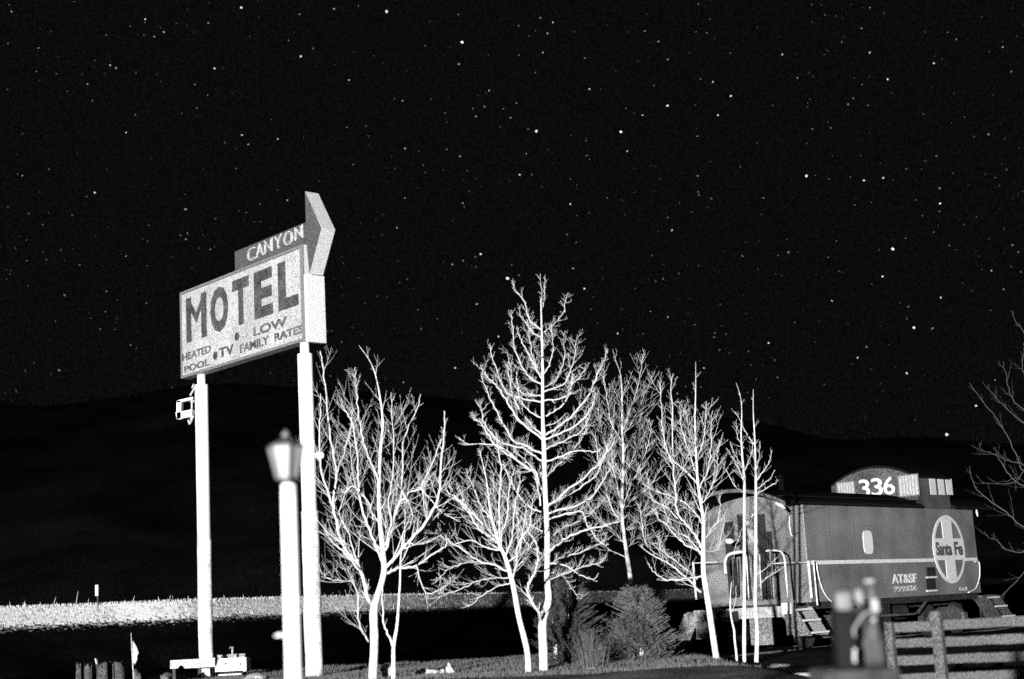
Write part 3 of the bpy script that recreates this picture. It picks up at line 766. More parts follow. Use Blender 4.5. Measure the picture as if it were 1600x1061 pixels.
# underframe, trucks, wheels
mb = MB(); mb.box(0.1, UL - 0.1, 0.9, 2.0, 0.78, ZS - 0.003)
mb.box(2.9, 4.2, 0.25, 0.85, 0.45, 0.95); mb.tube([(4.6, 0.7, 0.7), (5.6, 0.7, 0.7)], 0.22, 12)
for y in (0.12, 2.78): mb.box(0.05, UL - 0.05, y - 0.04, y + 0.04, ZS - 0.16, ZS - 0.003)
mb.build('underframe', M_iron, cab)
mb = MB(); mb.tube([(2.2, 0.1, 0.98), (2.9, 0.08, 0.62), (5.2, 0.08, 0.62), (6.0, 0.1, 0.98)], 0.025, 6); mb.build('truss_rod', M_iron2, cab)
mb = MB(); mb.box(3.0, 4.0, 0.0, 0.12, 0.62, 0.66); mb.build('brake_lever', M_iron2, cab)
for uc in (1.35, 7.6):
    tk = empty('truck', (0, 0, 0)); tk.parent = cab
    for y in (0.35, 2.55):
        mb = MB()
        mb.prism([(uc - 1.15, y, 0.42), (uc - 0.95, y, 0.30), (uc - 0.45, y, 0.28), (uc - 0.25, y, 0.20), (uc + 0.25, y, 0.20), (uc + 0.45, y, 0.28), (uc + 0.95, y, 0.30), (uc + 1.15, y, 0.42), (uc + 1.0, y, 0.56), (uc + 0.4, y, 0.74), (uc - 0.4, y, 0.74), (uc - 1.0, y, 0.56)], (0, 0.10, 0))
        mb.build('side_frame', M_iron2, tk)
        for k in (-1, 1):
            mb = MB(); mb.box(uc + k * 0.83 - 0.13, uc + k * 0.83 + 0.13, y - 0.08 if y < 1 else y + 0.101, y - 0.001 if y < 1 else y + 0.18, 0.32, 0.56); mb.build('journal_box', M_iron2, tk, bevel=0.02)
            mb = MB()
            yw = y + 0.14 if y < 1 else y - 0.16
            mb.tube([(uc + k * 0.83, yw, 0.42), (uc + k * 0.83, yw + 0.03, 0.42), (uc + k * 0.83, yw + 0.10, 0.42), (uc + k * 0.83, yw + 0.13, 0.42)], [0.40, 0.42, 0.42, 0.44], 28)
            mb.build('wheel', M_iron, tk)
        for k in (-0.14, 0, 0.14):
            mb = MB(); n = 40; yo = y - 0.06 if y < 1 else y + 0.16
            mb.tube([(uc + k + 0.055 * math.cos(i * 1.1), yo + 0.03 * math.sin(i * 1.1), 0.26 + 0.4 * i / n) for i in range(n)], 0.012, 5)
            mb.build('spring', M_iron2, tk)
for u0, u1 in ((-1.02, -1.45), (UL + 0.95, UL + 1.4)):
    mb = MB(); s_ = -1 if u1 < u0 else 1
    mb.prism([(u0, 1.36, 0.72), (u0, 1.54, 0.72), (u0 + s_ * 0.25, 1.54, 0.72), (u0 + s_ * 0.42, 1.68, 0.72), (u0 + s_ * 0.42, 1.56, 0.72), (u0 + s_ * 0.32, 1.46, 0.72), (u0 + s_ * 0.42, 1.3, 0.72), (u0 + s_ * 0.25, 1.3, 0.72)], (0, 0, 0.24))
    mb.build('coupler', M_iron, cab)
mb = MB(); mb.tube([(-1.05, 2.05, ZS - 0.28), (-1.1, 2.06, ZS - 0.45), (-1.08, 2.04, ZS - 0.62), (-1.04, 2.0, ZS - 0.68)], 0.02, 6); mb.build('brake_hose', M_cabw, cab)
mb = MB(); mb.tube([(2.2, 1.9, ZE + 0.3), (2.2, 1.9, ZE + 0.85)], 0.07, 12); mb.tube([(2.2, 1.9, ZE + 0.86), (2.2, 1.9, ZE + 0.95)], [0.13, 0.03], 12); mb.build('smoke_jack', M_roof, cab)

# track: rails and sleepers
trk = empty('railway_track', (C0.x, C0.y, 0.2), AZ)
tag(trk, 'short length of railway track under the caboose', 'railway track')
for y in (1.45 - 0.75, 1.45 + 0.75):
    mb = MB(); mb.box(-4.2, 16, y - 0.035, y + 0.035, 0.13, 0.17); mb.box(-4.2, 16, y - 0.01, y + 0.01, 0.04, 0.13); mb.box(-4.2, 16, y - 0.07, y + 0.07, 0.02, 0.04)
    mb.build('rail', M_iron2, trk)
for i in range(32):
    mb = MB(); u = -4.1 + i * 0.62 + rnd.uniform(-.03, .03); mb.box(u, u + 0.22, 0.25 + rnd.uniform(-.06, .06), 2.7 + rnd.uniform(-.06, .06), -0.12, 0.019)
    mb.build('sleeper', mat('old_sleeper_wood', 0.05, 0.95, grain=0.6, gscale=25, blotch=0.6, bscale=4), trk)

# ------------------------------------------------------------ rail fence
fA = at_z(1392, 1.1, 16.4); fB = at_z(1720, 1.1, 15.0)
fd = (fB - fA); fd.z = 0; FLn = fd.length; fd.normalize()
fn = empty('board_fence', (fA.x, fA.y, 0.3), math.atan2(fd.y, fd.x))
tag(fn, 'weathered rail fence of wide boards in front of the caboose underframe', 'fence')
def fz(px, py):
    lo = fA; n_ = Vector((fd.y, -fd.x, 0)); d = ray(px, py); t = (lo - CP).dot(n_) / d.dot(n_); q = CP + d * t
    return (q - lo).dot(fd), q.z - 0.3
print('fence', FLn, fz(1462, 955), fz(1395, 980), fz(1590, 971))
for (pa, pb, wd) in (((1395, 981), (1590, 971), 0.095), ((1395, 1006), (1598, 998), 0.095), ((1395, 1033), (1598, 1025), 0.095), ((1395, 1062), (1598, 1053), 0.095)):
    a = fz(*pa); b = fz(*pb); sl_ = (b[1] - a[1]) / (b[0] - a[0])
    def zz(s): return a[1] + sl_ * (s - a[0])
    n = 14; mb = MB(); top = []; bot = []
    for i in range(n + 1):
        s_ = a[0] + (FLn - a[0]) * i / n
        top.append((s_, 0, zz(s_) + wd / 2 + rnd.uniform(-.005, .005))); bot.append((s_, 0, zz(s_) - wd / 2 + rnd.uniform(-.005, .005)))
    mb.prism(bot + top[::-1], (0, 0.035, 0)); mb.build('rail', M_fence, fn)
for px, ptop, wd, yo in ((1465, 955, 0.105, -0.09), (1391, 972, 0.085, -0.08), (1650, 950, 0.105, -0.09)):
    s_, z_ = fz(px, ptop); mb = MB(); mb.box(s_ - wd / 2, s_ + wd / 2, yo, yo + 0.085, -0.5, z_); mb.build('fence_post', M_fence, fn, bevel=0.006)

# ------------------------------------------------------------ fuel pump close to the camera, out of focus
YP = 6.8; PS = YP / 9.0
q0 = P(1345, 1040, YP)
pump = empty('water_pump', (q0.x, q0.y, 0.05))
tag(pump, 'blurred old pump with pale head, curved hose and upright pipe before the fence', 'pump')
pz = lambda py: P(1340, py, YP).z
pxx = lambda px, py=980: P(px, py, YP).x
mb = MB(); mb.box(pxx(1306), pxx(1340), YP + 0.0, YP + 0.12, pz(1046) + 0.001, pz(955)); mb.build('cabinet', mat('pump_dark_paint', 0.004, 0.8, spec=0.1), pump, world=True, bevel=0.02)
mb = MB(); mb.box(pxx(1306, 930), pxx(1333, 930), YP - 0.0, YP + 0.10, pz(955) + 0.002, pz(922)); mb.build('head', mat('pump_head_paint', 0.085, 0.6), pump, world=True, bevel=0.022)
mb = MB(); mb.box(pxx(1284, 1050), pxx(1404, 1050), YP - 0.05, YP + 0.35, -0.05, pz(1046)); mb.build('plinth', mat('pump_plinth_stone', 0.022, 0.95, grain=0.6, gscale=130, blotch=0.6, bscale=9), pump, world=True, bevel=0.02)
mb = MB(); c0 = P(1341, 924, YP); c1 = P(1345, 945, YP)
mb.tube([c0 + Vector((0, 0.02, 0.005)), c0, c0.lerp(c1, .5), c1], [0.0091, 0.0196, 0.0211, 0.0151], 12); mb.build('side_lamp', mat('pump_side_paint', 0.12, 0.6), pump, world=True, smooth=True)
mb = MB(); mb.box(pxx(1342), pxx(1394), YP + 0.13, YP + 0.25, pz(1046) + 0.001, pz(963)); mb.build('tank', mat('pump_tank_paint', 0.02, 0.7, spec=0.3, grain=0.3, gscale=120), pump, world=True, bevel=0.03)
mb = MB(); mb.tube([(pxx(1367), YP - 0.02, pz(985)), (pxx(1366), YP - 0.02, pz(940)), (pxx(1366), YP - 0.02, pz(912))], [0.0136, 0.0151, 0.0151], 12); mb.build('standpipe', mat('pump_pipe_metal', 0.05, 0.5), pump, world=True, smooth=True)
mb = MB(); mb.tube([(pxx(1356), YP - 0.02, pz(909)), (pxx(1370), YP - 0.02, pz(909))], 0.0076, 10); mb.build('cap', mat('pump_bright_metal', 0.2, 0.5), pump, world=True)
mb = MB(); mb.box(pxx(1361), pxx(1371), YP - 0.055, YP - 0.041, pz(958), pz(938)); mb.build('gauge', mat('pump_bright_metal', 0.2, 0.5), pump, world=True)
hs = [P(*q, YP - 0.06) for q in ((1370, 957), (1357, 956), (1346, 964), (1338, 976), (1334, 986), (1336, 995))]
mb = MB(); mb.tube(smooth_path(hs, 5), 0.0064, 10); mb.build('hose', mat('pump_hose', 0.10, 0.5), pump, world=True, smooth=True)
mb = MB(); mb.tube([P(1365, 966, YP - .06), P(1365, 968, YP - .06), P(1364, 972, YP - .06)], [0.0106, 0.0136, 0.0076], 10); mb.build('valve', mat('pump_bright_metal', 0.2, 0.5), pump, world=True)
mb = MB(); mb.tube([P(1364, 978, YP - .06), P(1364, 990, YP - .06), P(1362, 999, YP - .06)], 0.0045, 8); mb.build('lever', mat('pump_lever', 0.08, 0.5), pump, world=True)
mb = MB(); mb.tube([P(1336, 1013, YP - .06), P(1335, 1024, YP - .06), P(1336, 1035, YP - .06)], [0.0076, 0.0083, 0.0076], 10); mb.build('nozzle', mat('pump_bright_metal', 0.2, 0.5), pump, world=True)

# ------------------------------------------------------------ trees
def in_depth(px, py, Y, dy=0.0): return P(px, py, Y + dy)
def branch_fill(mb, path, r0, depth, rn, cnt, ln, droop=0.0, up=0.55, spread=0.75, rmin=0.0045, kids=0.26, fade=0.72):
    """side shoots along a path, each with shoots of its own: long, nearly straight, turning upwards"""
    n = len(path)
    if n < 2: return
    for j in range(cnt):
        t = 0.06 + 0.86 * ((j + rn.random()) / cnt) ** 1.25
        k = min(int(t * (n - 1)), n - 2); p = path[k].lerp(path[k + 1], t * (n - 1) - k)
        d0 = (path[k + 1] - path[k]).normalized()
        sg = 1 if j % 2 else -1
        side = Vector((sg * rn.uniform(0.3, 1), rn.uniform(-1, 1) * 0.7, rn.uniform(-0.35, 0.7)))
        side = (side - d0 * side.dot(d0))
        if side.length < 0.05: continue
        d = (d0 * rn.uniform(0.7, 1.2) + side.normalized() * spread * rn.uniform(0.6, 1.15)).normalized()
        l_ = ln * rn.uniform(0.3, 1.15) ** 1.3 * (1 - fade * t)
        pts = [p]; seg = 4 if depth > 0 else 3
        for s in range(seg):
            d = (d + Vector((rn.uniform(-.09, .09), rn.uniform(-.09, .09), up * 0.2 + rn.uniform(-.07, .07)))).normalized()
            pts.append(pts[-1] + d * l_ / seg)
        rr = max(r0 * (1 - 0.6 * t) * 0.55, rmin)
        mb.tube(pts, [max(rr * (1 - 0.8 * i / seg), rmin * 0.42) for i in range(seg + 1)], 3 if rr < 0.008 else 5, cap=False)
        if depth > 0:
            branch_fill(mb, pts, rr, depth - 1, rn, max(1, int(cnt * kids)), l_ * 0.75, droop, up, spread, rmin * 0.62, kids, fade)
def make_tree(label, Y, trunk, rt, limbs, seed, group=None, cnt=9, ln=0.55, depth=1, mats=(None, None), rl=0.035, jitter=0.5, trunk_shoots=0, zbase=0.45, up=0.55, name='bare_tree', rmin=0.0045, cat='tree', kids=0.26, fade=0.72, whips=3):
    rn = random.Random(seed)
    slim = 0.53 if cat == 'tree' and name == 'bare_tree' else 0.8
    rt = [r * slim for r in rt]
    base = P(*trunk[0], Y)
    t_ = empty(name, (base.x, base.y, zbase - 0.05))
    tag(t_, label, cat, group)
    tp = [P(x, y, Y) for x, y in trunk]
    if tp[0].z > zbase - 0.1:
        e = tp[0].copy(); e.z = zbase - 0.15; tp = [e] + tp
        rt = [rt[0] * 1.12] + list(rt)
    sp_ = smooth_path(tp, 6); n = len(sp_)
    rad = []
    for i in range(n):
        f = i / (n - 1) * (len(rt) - 1); k = min(int(f), len(rt) - 2)
        rad.append((rt[k] * (1 - (f - k)) + rt[k + 1] * (f - k)) * rn.uniform(0.95, 1.05))
    rad[0] *= 1.25
    mb = MB(); mb.tube(sp_, rad, 12)
    mt = mats[0] or M_bark; mw = mats[1] or M_twig
    crown = MB()
    for li in limbs:
        pts = li[0] if isinstance(li, tuple) and isinstance(li[0], list) else li
        r_ = li[1] if isinstance(li, tuple) and isinstance(li[0], list) else rl
        dv = rn.uniform(-jitter, jitter) * 1.6
        r_ *= 0.8 * (slim + 0.04)
        m = len(pts)
        if name == 'bare_tree' and m >= 4:
            ex, ey_ = pts[-1][0] - pts[-2][0], pts[-1][1] - pts[-2][1]
            pts = pts + [(pts[-1][0] + ex * 0.35 + rn.uniform(-3, 3), pts[-1][1] + ey_ * 0.35 - rn.uniform(4, 12))]; m += 1
        q = [P(x + rn.uniform(-1, 1), y, Y + dv * (i / (m - 1)) ** 0.8) for i, (x, y) in enumerate(pts)]
        sq = smooth_path(q, 5); k = len(sq)
        L_ = sum((sq[i + 1] - sq[i]).length for i in range(k - 1))
        sq = [sq[0]] + [v + Vector((rn.uniform(-1, 1), rn.uniform(-1, 1), rn.uniform(-1, 1))) * min(0.014, L_ * 0.012) for v in sq[1:]]
        (mb if r_ >= 0.024 else crown).tube(sq, [r_ * (1 - 0.85 * i / (k - 1)) + 0.002 for i in range(k)], 8 if r_ > 0.03 else 6, cap=True)
        branch_fill(crown, sq, r_ * 0.7, depth, rn, int(cnt * max(0.3, min(1.8, L_ / 1.2))), ln * max(0.14, min(1.25, L_ / 1.3)), up=up, rmin=rmin, kids=kids, fade=fade)
        if depth > 1 and whips and pts[0][1] > 700: branch_fill(crown, sq, 0.005, 1, rn, whips, ln * 1.25 * min(1.0, max(0.3, L_ / 1.2)), up=0.9, spread=0.5, rmin=rmin * 0.75)
    if trunk_shoots or depth > 0:
        trunk_shoots = trunk_shoots or 14
        branch_fill(crown, sp_[len(sp_) * 45 // 100:], rl * 0.5, depth, rn, trunk_shoots, ln * 0.9, up=up, rmin=rmin)
    mb.build('trunk', mt, t_, world=True, smooth=True)
    crown.build('branches', mw, t_, world=True)
    return t_
# tree by the sign
make_tree('spreading bare tree with forked trunk just right of the sign posts', 24.0,
    [(582, 1075), (585, 1005), (584, 955), (590, 930), (600, 894), (598, 859), (592, 786), (594, 712), (598, 658), (590, 600), (580, 568), (561, 540)],
    [0.135, 0.125, 0.12, 0.09, 0.085, 0.075, 0.055, 0.045, 0.032, 0.018, 0.008, 0.004],
    [([(584, 950), (572, 925), (561, 884), (540, 858), (526, 820), (520, 786), (525, 740), (516, 690), (512, 640), (505, 579)], 0.065),
     ([(560, 890), (535, 860), (518, 845), (509, 830)], 0.03), ([(519, 790), (503, 740), (498, 690), (500, 640)], 0.03),
     ([(600, 898), (620, 888), (650, 884), (672, 868), (694, 854)], 0.05), ([(600, 890), (637, 848), (667, 815), (686, 771), (690, 720), (694, 668)], 0.055),
     ([(602, 860), (622, 791), (640, 770), (657, 761), (681, 712)], 0.035), ([(605, 855), (620, 800), (627, 766), (631, 720), (632, 682), (652, 640)], 0.035),
     ([(598, 879), (585, 845), (573, 820), (561, 776), (560, 740), (556, 690), (548, 655), (536, 638)], 0.04),
     ([(592, 751), (580, 725), (571, 697), (563, 665), (559, 638), (556, 599)], 0.032), ([(554, 908), (530, 908), (509, 900), (502, 890)], 0.022),
     ([(561, 776), (548, 720), (547, 670)], 0.02), ([(650, 884), (665, 925), (690, 920), (702, 910)], 0.014), ([(576, 1002), (562, 975), (559, 930), (548, 900)], 0.028),
     ([(584, 812), (575, 785), (553, 760), (538, 770)], 0.018), ([(657, 761), (690, 800), (720, 815)], 0.014), ([(627, 766), (645, 800), (640, 830)], 0.014),
     ([(525, 740), (540, 700), (552, 640)], 0.018), ([(561, 884), (545, 835), (530, 800), (545, 760)], 0.018), ([(598, 859), (612, 820), (608, 780), (616, 720), (612, 650)], 0.02),
     ([(637, 848), (660, 850), (690, 835)], 0.018), ([(667, 815), (660, 770), (672, 735)], 0.014), ([(594, 712), (615, 670), (640, 625)], 0.012)],
    11, cnt=9, ln=0.82, depth=2, kids=0.34, jitter=0.9, rmin=0.0042)
make_tree('thin forked sapling rising beside the spreading tree near the sign', 23.4,
    [(615, 1075), (615, 1040), (615, 1011), (620, 980), (622, 957), (625, 910), (626, 874), (630, 830)], [0.045, 0.04, 0.036, 0.028, 0.024, 0.018, 0.012, 0.005],
    [([(615, 1011), (604, 985), (598, 962), (597, 925), (600, 890)], 0.024), ([(626, 880), (640, 850), (650, 810)], 0.01)], 12, cnt=5, ln=0.3, depth=0, rl=0.015, name='sapling', zbase=0.55)
# leaning tree
make_tree('leaning bare tree with fan of twigs left of the tallest tree', 24.5,
    [(826, 1075), (824, 1020), (811, 965), (801, 911), (789, 870), (779, 848), (770, 815), (765, 790), (760, 750), (752, 715), (748, 700)], [0.10, 0.09, 0.08, 0.075, 0.06, 0.05, 0.03, 0.026, 0.018, 0.01, 0.004],
    [([(781, 850), (755, 820), (731, 795), (715, 780), (700, 768)], 0.04), ([(782, 846), (781, 810), (780, 775), (783, 735), (777, 700)], 0.03),
     ([(792, 892), (770, 882), (748, 877), (722, 858), (700, 843), (685, 835)], 0.03), ([(796, 902), (770, 903), (748, 907), (725, 918), (700, 928), (690, 926)], 0.018),
     ([(779, 850), (765, 838), (748, 826), (730, 800), (714, 782), (705, 765)], 0.03), ([(800, 905), (806, 880), (809, 853), (826, 819), (832, 790)], 0.03),
     ([(789, 870), (800, 840), (803, 800), (810, 760)], 0.025), ([(770, 815), (752, 790), (740, 760), (733, 745)], 0.022), ([(765, 790), (772, 765), (768, 735)], 0.018),
     ([(797, 895), (815, 880), (830, 850), (842, 830)], 0.02), ([(801, 911), (780, 915), (755, 928), (735, 945)], 0.014), ([(748, 877), (725, 880), (700, 890), (686, 905)], 0.014),
     ([(731, 795), (722, 775), (716, 755)], 0.014), ([(785, 860), (758, 855), (735, 845), (708, 850)], 0.02), ([(779, 848), (790, 815), (795, 775), (800, 745)], 0.02),
     ([(792, 880), (812, 862), (818, 830), (822, 800)], 0.02)],
    13, cnt=12, ln=0.66, kids=0.32, depth=2, jitter=0.8, rmin=0.0040)
# tallest tree
tall = [([(846, 526), (834, 520), (824, 510), (814, 492)], 0.016), ([(845, 515), (829, 500), (821, 472), (805, 453)], 0.018), ([(850, 519), (868, 504), (880, 487), (885, 468)], 0.018),
    ([(846, 600), (823, 585), (806, 551), (801, 509)], 0.024), ([(846, 592), (834, 570), (819, 539), (810, 521)], 0.018), ([(846, 585), (833, 560), (828, 530), (826, 512)], 0.016),
    ([(850, 585), (859, 566), (865, 543), (863, 524)], 0.014), ([(850, 604), (868, 596), (880, 566), (882, 534)], 0.014), ([(851, 612), (880, 600), (895, 570), (899, 541)], 0.022),
    ([(846, 619), (819, 615), (802, 600), (797, 565)], 0.022), ([(846, 628), (812, 622), (789, 611), (770, 562)], 0.024), ([(851, 626), (885, 619), (891, 604), (905, 590), (914, 577)], 0.02),
    ([(853, 650), (875, 637), (890, 618), (893, 600)], 0.024), ([(853, 679), (891, 653), (921, 615), (935, 580), (944, 562)], 0.034), ([(846, 679), (823, 656), (804, 626), (797, 590), (793, 575)], 0.03),
    ([(846, 686), (812, 656), (790, 625), (778, 604), (763, 590), (753, 578)], 0.034), ([(853, 686), (890, 671), (915, 650), (925, 632), (930, 620)], 0.026), ([(853, 702), (880, 690), (905, 676), (918, 655)], 0.026),
    ([(847, 709), (820, 695), (804, 690), (785, 660), (770, 630), (757, 605)], 0.032), ([(847, 720), (815, 700), (780, 690), (757, 660), (752, 640)], 0.026),
    ([(846, 740), (808, 720), (774, 694), (755, 664), (742, 655)], 0.034), ([(853, 722), (880, 712), (905, 704), (930, 706)], 0.022), ([(854, 745), (875, 725), (900, 700), (915, 672)], 0.024),
    ([(845, 765), (835, 735), (823, 732), (782, 698), (733, 694)], 0.03), ([(845, 790), (838, 750), (828, 728), (812, 712)], 0.022), ([(855, 792), (891, 762), (925, 735), (951, 702)], 0.034),
    ([(857, 790), (898, 768), (932, 741), (948, 700)], 0.026), ([(857, 802), (904, 788), (925, 775), (949, 740)], 0.030), ([(857, 812), (904, 799), (918, 820), (940, 850)], 0.026),
    ([(856, 862), (875, 848), (890, 838), (925, 826), (966, 816)], 0.034), ([(857, 882), (880, 871), (910, 862), (932, 852), (945, 845)], 0.030), ([(845, 800), (825, 790), (805, 765), (790, 735)], 0.024),
    ([(847, 830), (820, 815), (800, 790), (785, 765)], 0.022), ([(856, 880), (885, 885), (905, 898), (925, 905)], 0.02), ([(857, 895), (880, 900), (890, 915), (905, 935)], 0.016),
    ([(856, 845), (880, 825), (905, 815), (935, 790)], 0.022), ([(847, 865), (825, 850), (812, 825), (806, 800)], 0.018), ([(857, 905), (885, 895), (915, 885), (938, 880)], 0.016),
    ([(850, 545), (858, 530), (870, 515)], 0.008), ([(846, 560), (838, 545), (834, 528)], 0.009), ([(853, 665), (870, 660), (884, 645)], 0.012), ([(847, 655), (825, 640), (812, 620), (808, 595)], 0.016),
    ([(847, 972), (841, 955), (823, 923), (835, 897), (840, 870), (838, 850), (828, 832)], 0.055), ([(835, 897), (845, 880), (857, 865)], 0.03), ([(848, 470), (845, 450), (843, 428)], 0.010), ([(848, 480), (850, 455), (851.5, 430)], 0.010)]
make_tree('tallest bare tree, pyramid shaped with a straight central leader, mid picture', 25.0,
    [(850, 1078), (849, 1020), (848, 972), (857, 938), (855, 904), (855, 836), (852, 768), (850, 701), (848, 645), (848, 588), (847, 535), (846, 500), (845, 465)],
    [0.15, 0.135, 0.13, 0.105, 0.095, 0.085, 0.075, 0.07, 0.052, 0.042, 0.032, 0.022, 0.010], [(a_, b_ * 1.05) for a_, b_ in tall], 14, cnt=14, ln=0.24, kids=0.2, fade=0.35, trunk_shoots=6, depth=2, jitter=1.3, up=0.6, rmin=0.0040)
# tree behind
make_tree('bare tree standing behind the spruce between the tallest tree and the caboose', 33.0,
    [(990, 960), (988, 935), (984, 897), (976, 843), (972, 802), (973, 745), (974, 700), (972, 675), (972, 626), (970, 588), (962, 563), (957, 545)], [0.11, 0.10, 0.095, 0.075, 0.065, 0.055, 0.05, 0.042, 0.03, 0.018, 0.009, 0.004],
    [([(974, 671), (985, 640), (993, 615), (1002, 577)], 0.026), ([(973, 680), (990, 655), (1005, 620), (1015, 600)], 0.022), ([(972, 690), (955, 660), (948, 620), (944, 590)], 0.024),
     ([(972, 802), (965, 765), (958, 730), (955, 695), (957, 655)], 0.03), ([(973, 800), (990, 780), (1015, 760), (1030, 735)], 0.028), ([(973, 795), (985, 760), (1000, 730), (1012, 700), (1016, 670)], 0.026),
     ([(970, 815), (955, 790), (945, 755), (935, 715), (930, 680)], 0.028), ([(975, 830), (995, 815), (1015, 800), (1040, 790)], 0.02), ([(976, 850), (960, 830), (940, 815), (920, 790)], 0.024),
     ([(978, 870), (955, 860), (942, 850), (930, 840)], 0.024), ([(974, 750), (960, 720), (945, 695), (938, 660)], 0.02), ([(974, 745), (990, 715), (998, 690), (1000, 660)], 0.02),
     ([(980, 828), (1000, 825), (1010, 827)], 0.014), ([(976, 860), (995, 842), (1020, 850), (1040, 870)], 0.016), ([(971, 640), (960, 610), (950, 600)], 0.012), ([(972, 620), (982, 600), (988, 580)], 0.012)],
    15, cnt=11, ln=0.75, depth=2, kids=0.32, jitter=1.0, mats=(M_bark, M_twig), zbase=0.2, rmin=0.0055)
# tree in front of the platform
make_tree('bare tree with bright leaning trunk before the caboose end platform', 27.0,
    [(1126, 1062), (1120, 1032), (1112, 980), (1106, 938), (1100, 900), (1099, 872), (1099, 815), (1094, 780), (1090, 749), (1087, 692), (1086, 650), (1087, 610), (1087, 565)],
    [0.115, 0.11, 0.10, 0.095, 0.09, 0.08, 0.055, 0.05, 0.04, 0.03, 0.022, 0.012, 0.004],
    [([(1098, 862), (1085, 835), (1068, 815), (1058, 795), (1055, 760), (1052, 725), (1051, 660), (1050, 607)], 0.04), ([(1097, 865), (1070, 850), (1057, 838), (1040, 820), (1028, 810)], 0.03),
     ([(1094, 925), (1075, 905), (1057, 890), (1035, 875), (1010, 862)], 0.04), ([(1098, 900), (1075, 904), (1047, 907), (1030, 900), (1018, 890)], 0.03), ([(1097, 868), (1075, 840), (1052, 825), (1040, 800)], 0.03),
     ([(1091, 758), (1070, 735), (1052, 720), (1040, 700)], 0.024), ([(1090, 745), (1075, 705), (1065, 665), (1062, 640)], 0.02), ([(1092, 765), (1105, 735), (1112, 700), (1110, 665)], 0.022),
     ([(1089, 720), (1098, 690), (1102, 660), (1103, 640)], 0.018), ([(1098, 850), (1110, 830), (1120, 815), (1125, 790)], 0.016), ([(1094, 790), (1110, 765), (1120, 740), (1122, 710)], 0.022),
     ([(1088, 700), (1078, 675), (1073, 640)], 0.015), ([(1098, 820), (1075, 790), (1045, 775), (1010, 760), (1000, 740)], 0.02), ([(1060, 810), (1040, 790), (1020, 780), (1012, 750)], 0.016),
     ([(1052, 725), (1040, 695), (1035, 660), (1032, 620)], 0.018), ([(1090, 905), (1060, 880), (1035, 860), (1030, 845)], 0.02), ([(1099, 860), (1115, 862), (1125, 850), (1130, 820)], 0.012),
     ([(1055, 760), (1068, 735), (1075, 715), (1080, 700)], 0.014), ([(1028, 868), (1010, 850), (1003, 820), (1000, 800)], 0.014)],
    16, cnt=11, ln=0.66, depth=2, kids=0.32, jitter=0.8, zbase=0.35, rmin=0.0043)
for sd, (lab, Y, tr, rt, li) in enumerate((
    ('left of the two slim upright saplings in front of the caboose door', 29.0, [(1165, 1062), (1163, 1027), (1163, 940), (1163, 867), (1163, 800), (1163, 749), (1160, 715), (1158, 678), (1159, 645), (1157, 620), (1150, 598)], [0.045, 0.045, 0.042, 0.038, 0.034, 0.03, 0.024, 0.016, 0.010, 0.006, 0.003],
     [([(1163, 755), (1155, 735), (1145, 715), (1135, 700)], 0.014), ([(1163, 735), (1150, 715), (1140, 690)], 0.012), ([(1162, 700), (1152, 680), (1150, 655)], 0.010), ([(1163, 770), (1150, 760), (1135, 735), (1128, 720)], 0.012), ([(1162, 740), (1172, 715), (1178, 690)], 0.01)]),
    ('right of the two slim upright saplings in front of the caboose door', 29.6, [(1183, 1062), (1182, 1032), (1183, 985), (1180, 940), (1181, 867), (1181, 800), (1181, 749), (1180, 710), (1179, 680), (1177, 645), (1177, 608)], [0.06, 0.055, 0.045, 0.042, 0.04, 0.034, 0.03, 0.022, 0.016, 0.01, 0.004],
     [([(1180, 698), (1168, 680), (1158, 660), (1149, 642)], 0.014), ([(1181, 752), (1192, 738), (1200, 725), (1207, 703)], 0.014), ([(1181, 772), (1195, 765), (1210, 755), (1217, 750)], 0.012), ([(1181, 740), (1186, 715), (1188, 690)], 0.01), ([(1181, 800), (1165, 820), (1150, 850), (1145, 880)], 0.01), ([(1181, 765), (1200, 750), (1212, 735)], 0.01), ([(1182, 920), (1195, 905), (1215, 893), (1225, 885)], 0.008), ([(1182, 900), (1200, 885), (1215, 870)], 0.007)]),
    ('small crooked sapling standing left of the two slim ones before the caboose', 28.5, [(1152, 1050), (1151, 1027), (1148, 1000), (1147, 985), (1142, 961), (1141, 935), (1143, 909)], [0.03, 0.028, 0.024, 0.026, 0.02, 0.014, 0.006], [([(1142, 961), (1148, 940), (1150, 915)], 0.008)]))):
    make_tree(lab, Y, tr, rt, li, 30 + sd, group='saplings before the caboose', cnt=(10, 10, 3)[sd], ln=(0.42, 0.42, 0.2)[sd], depth=(2, 2, 0)[sd], rl=0.02, jitter=0.5, trunk_shoots=(9, 9, 2)[sd], zbase=0.25, name='sapling', rmin=0.0045)
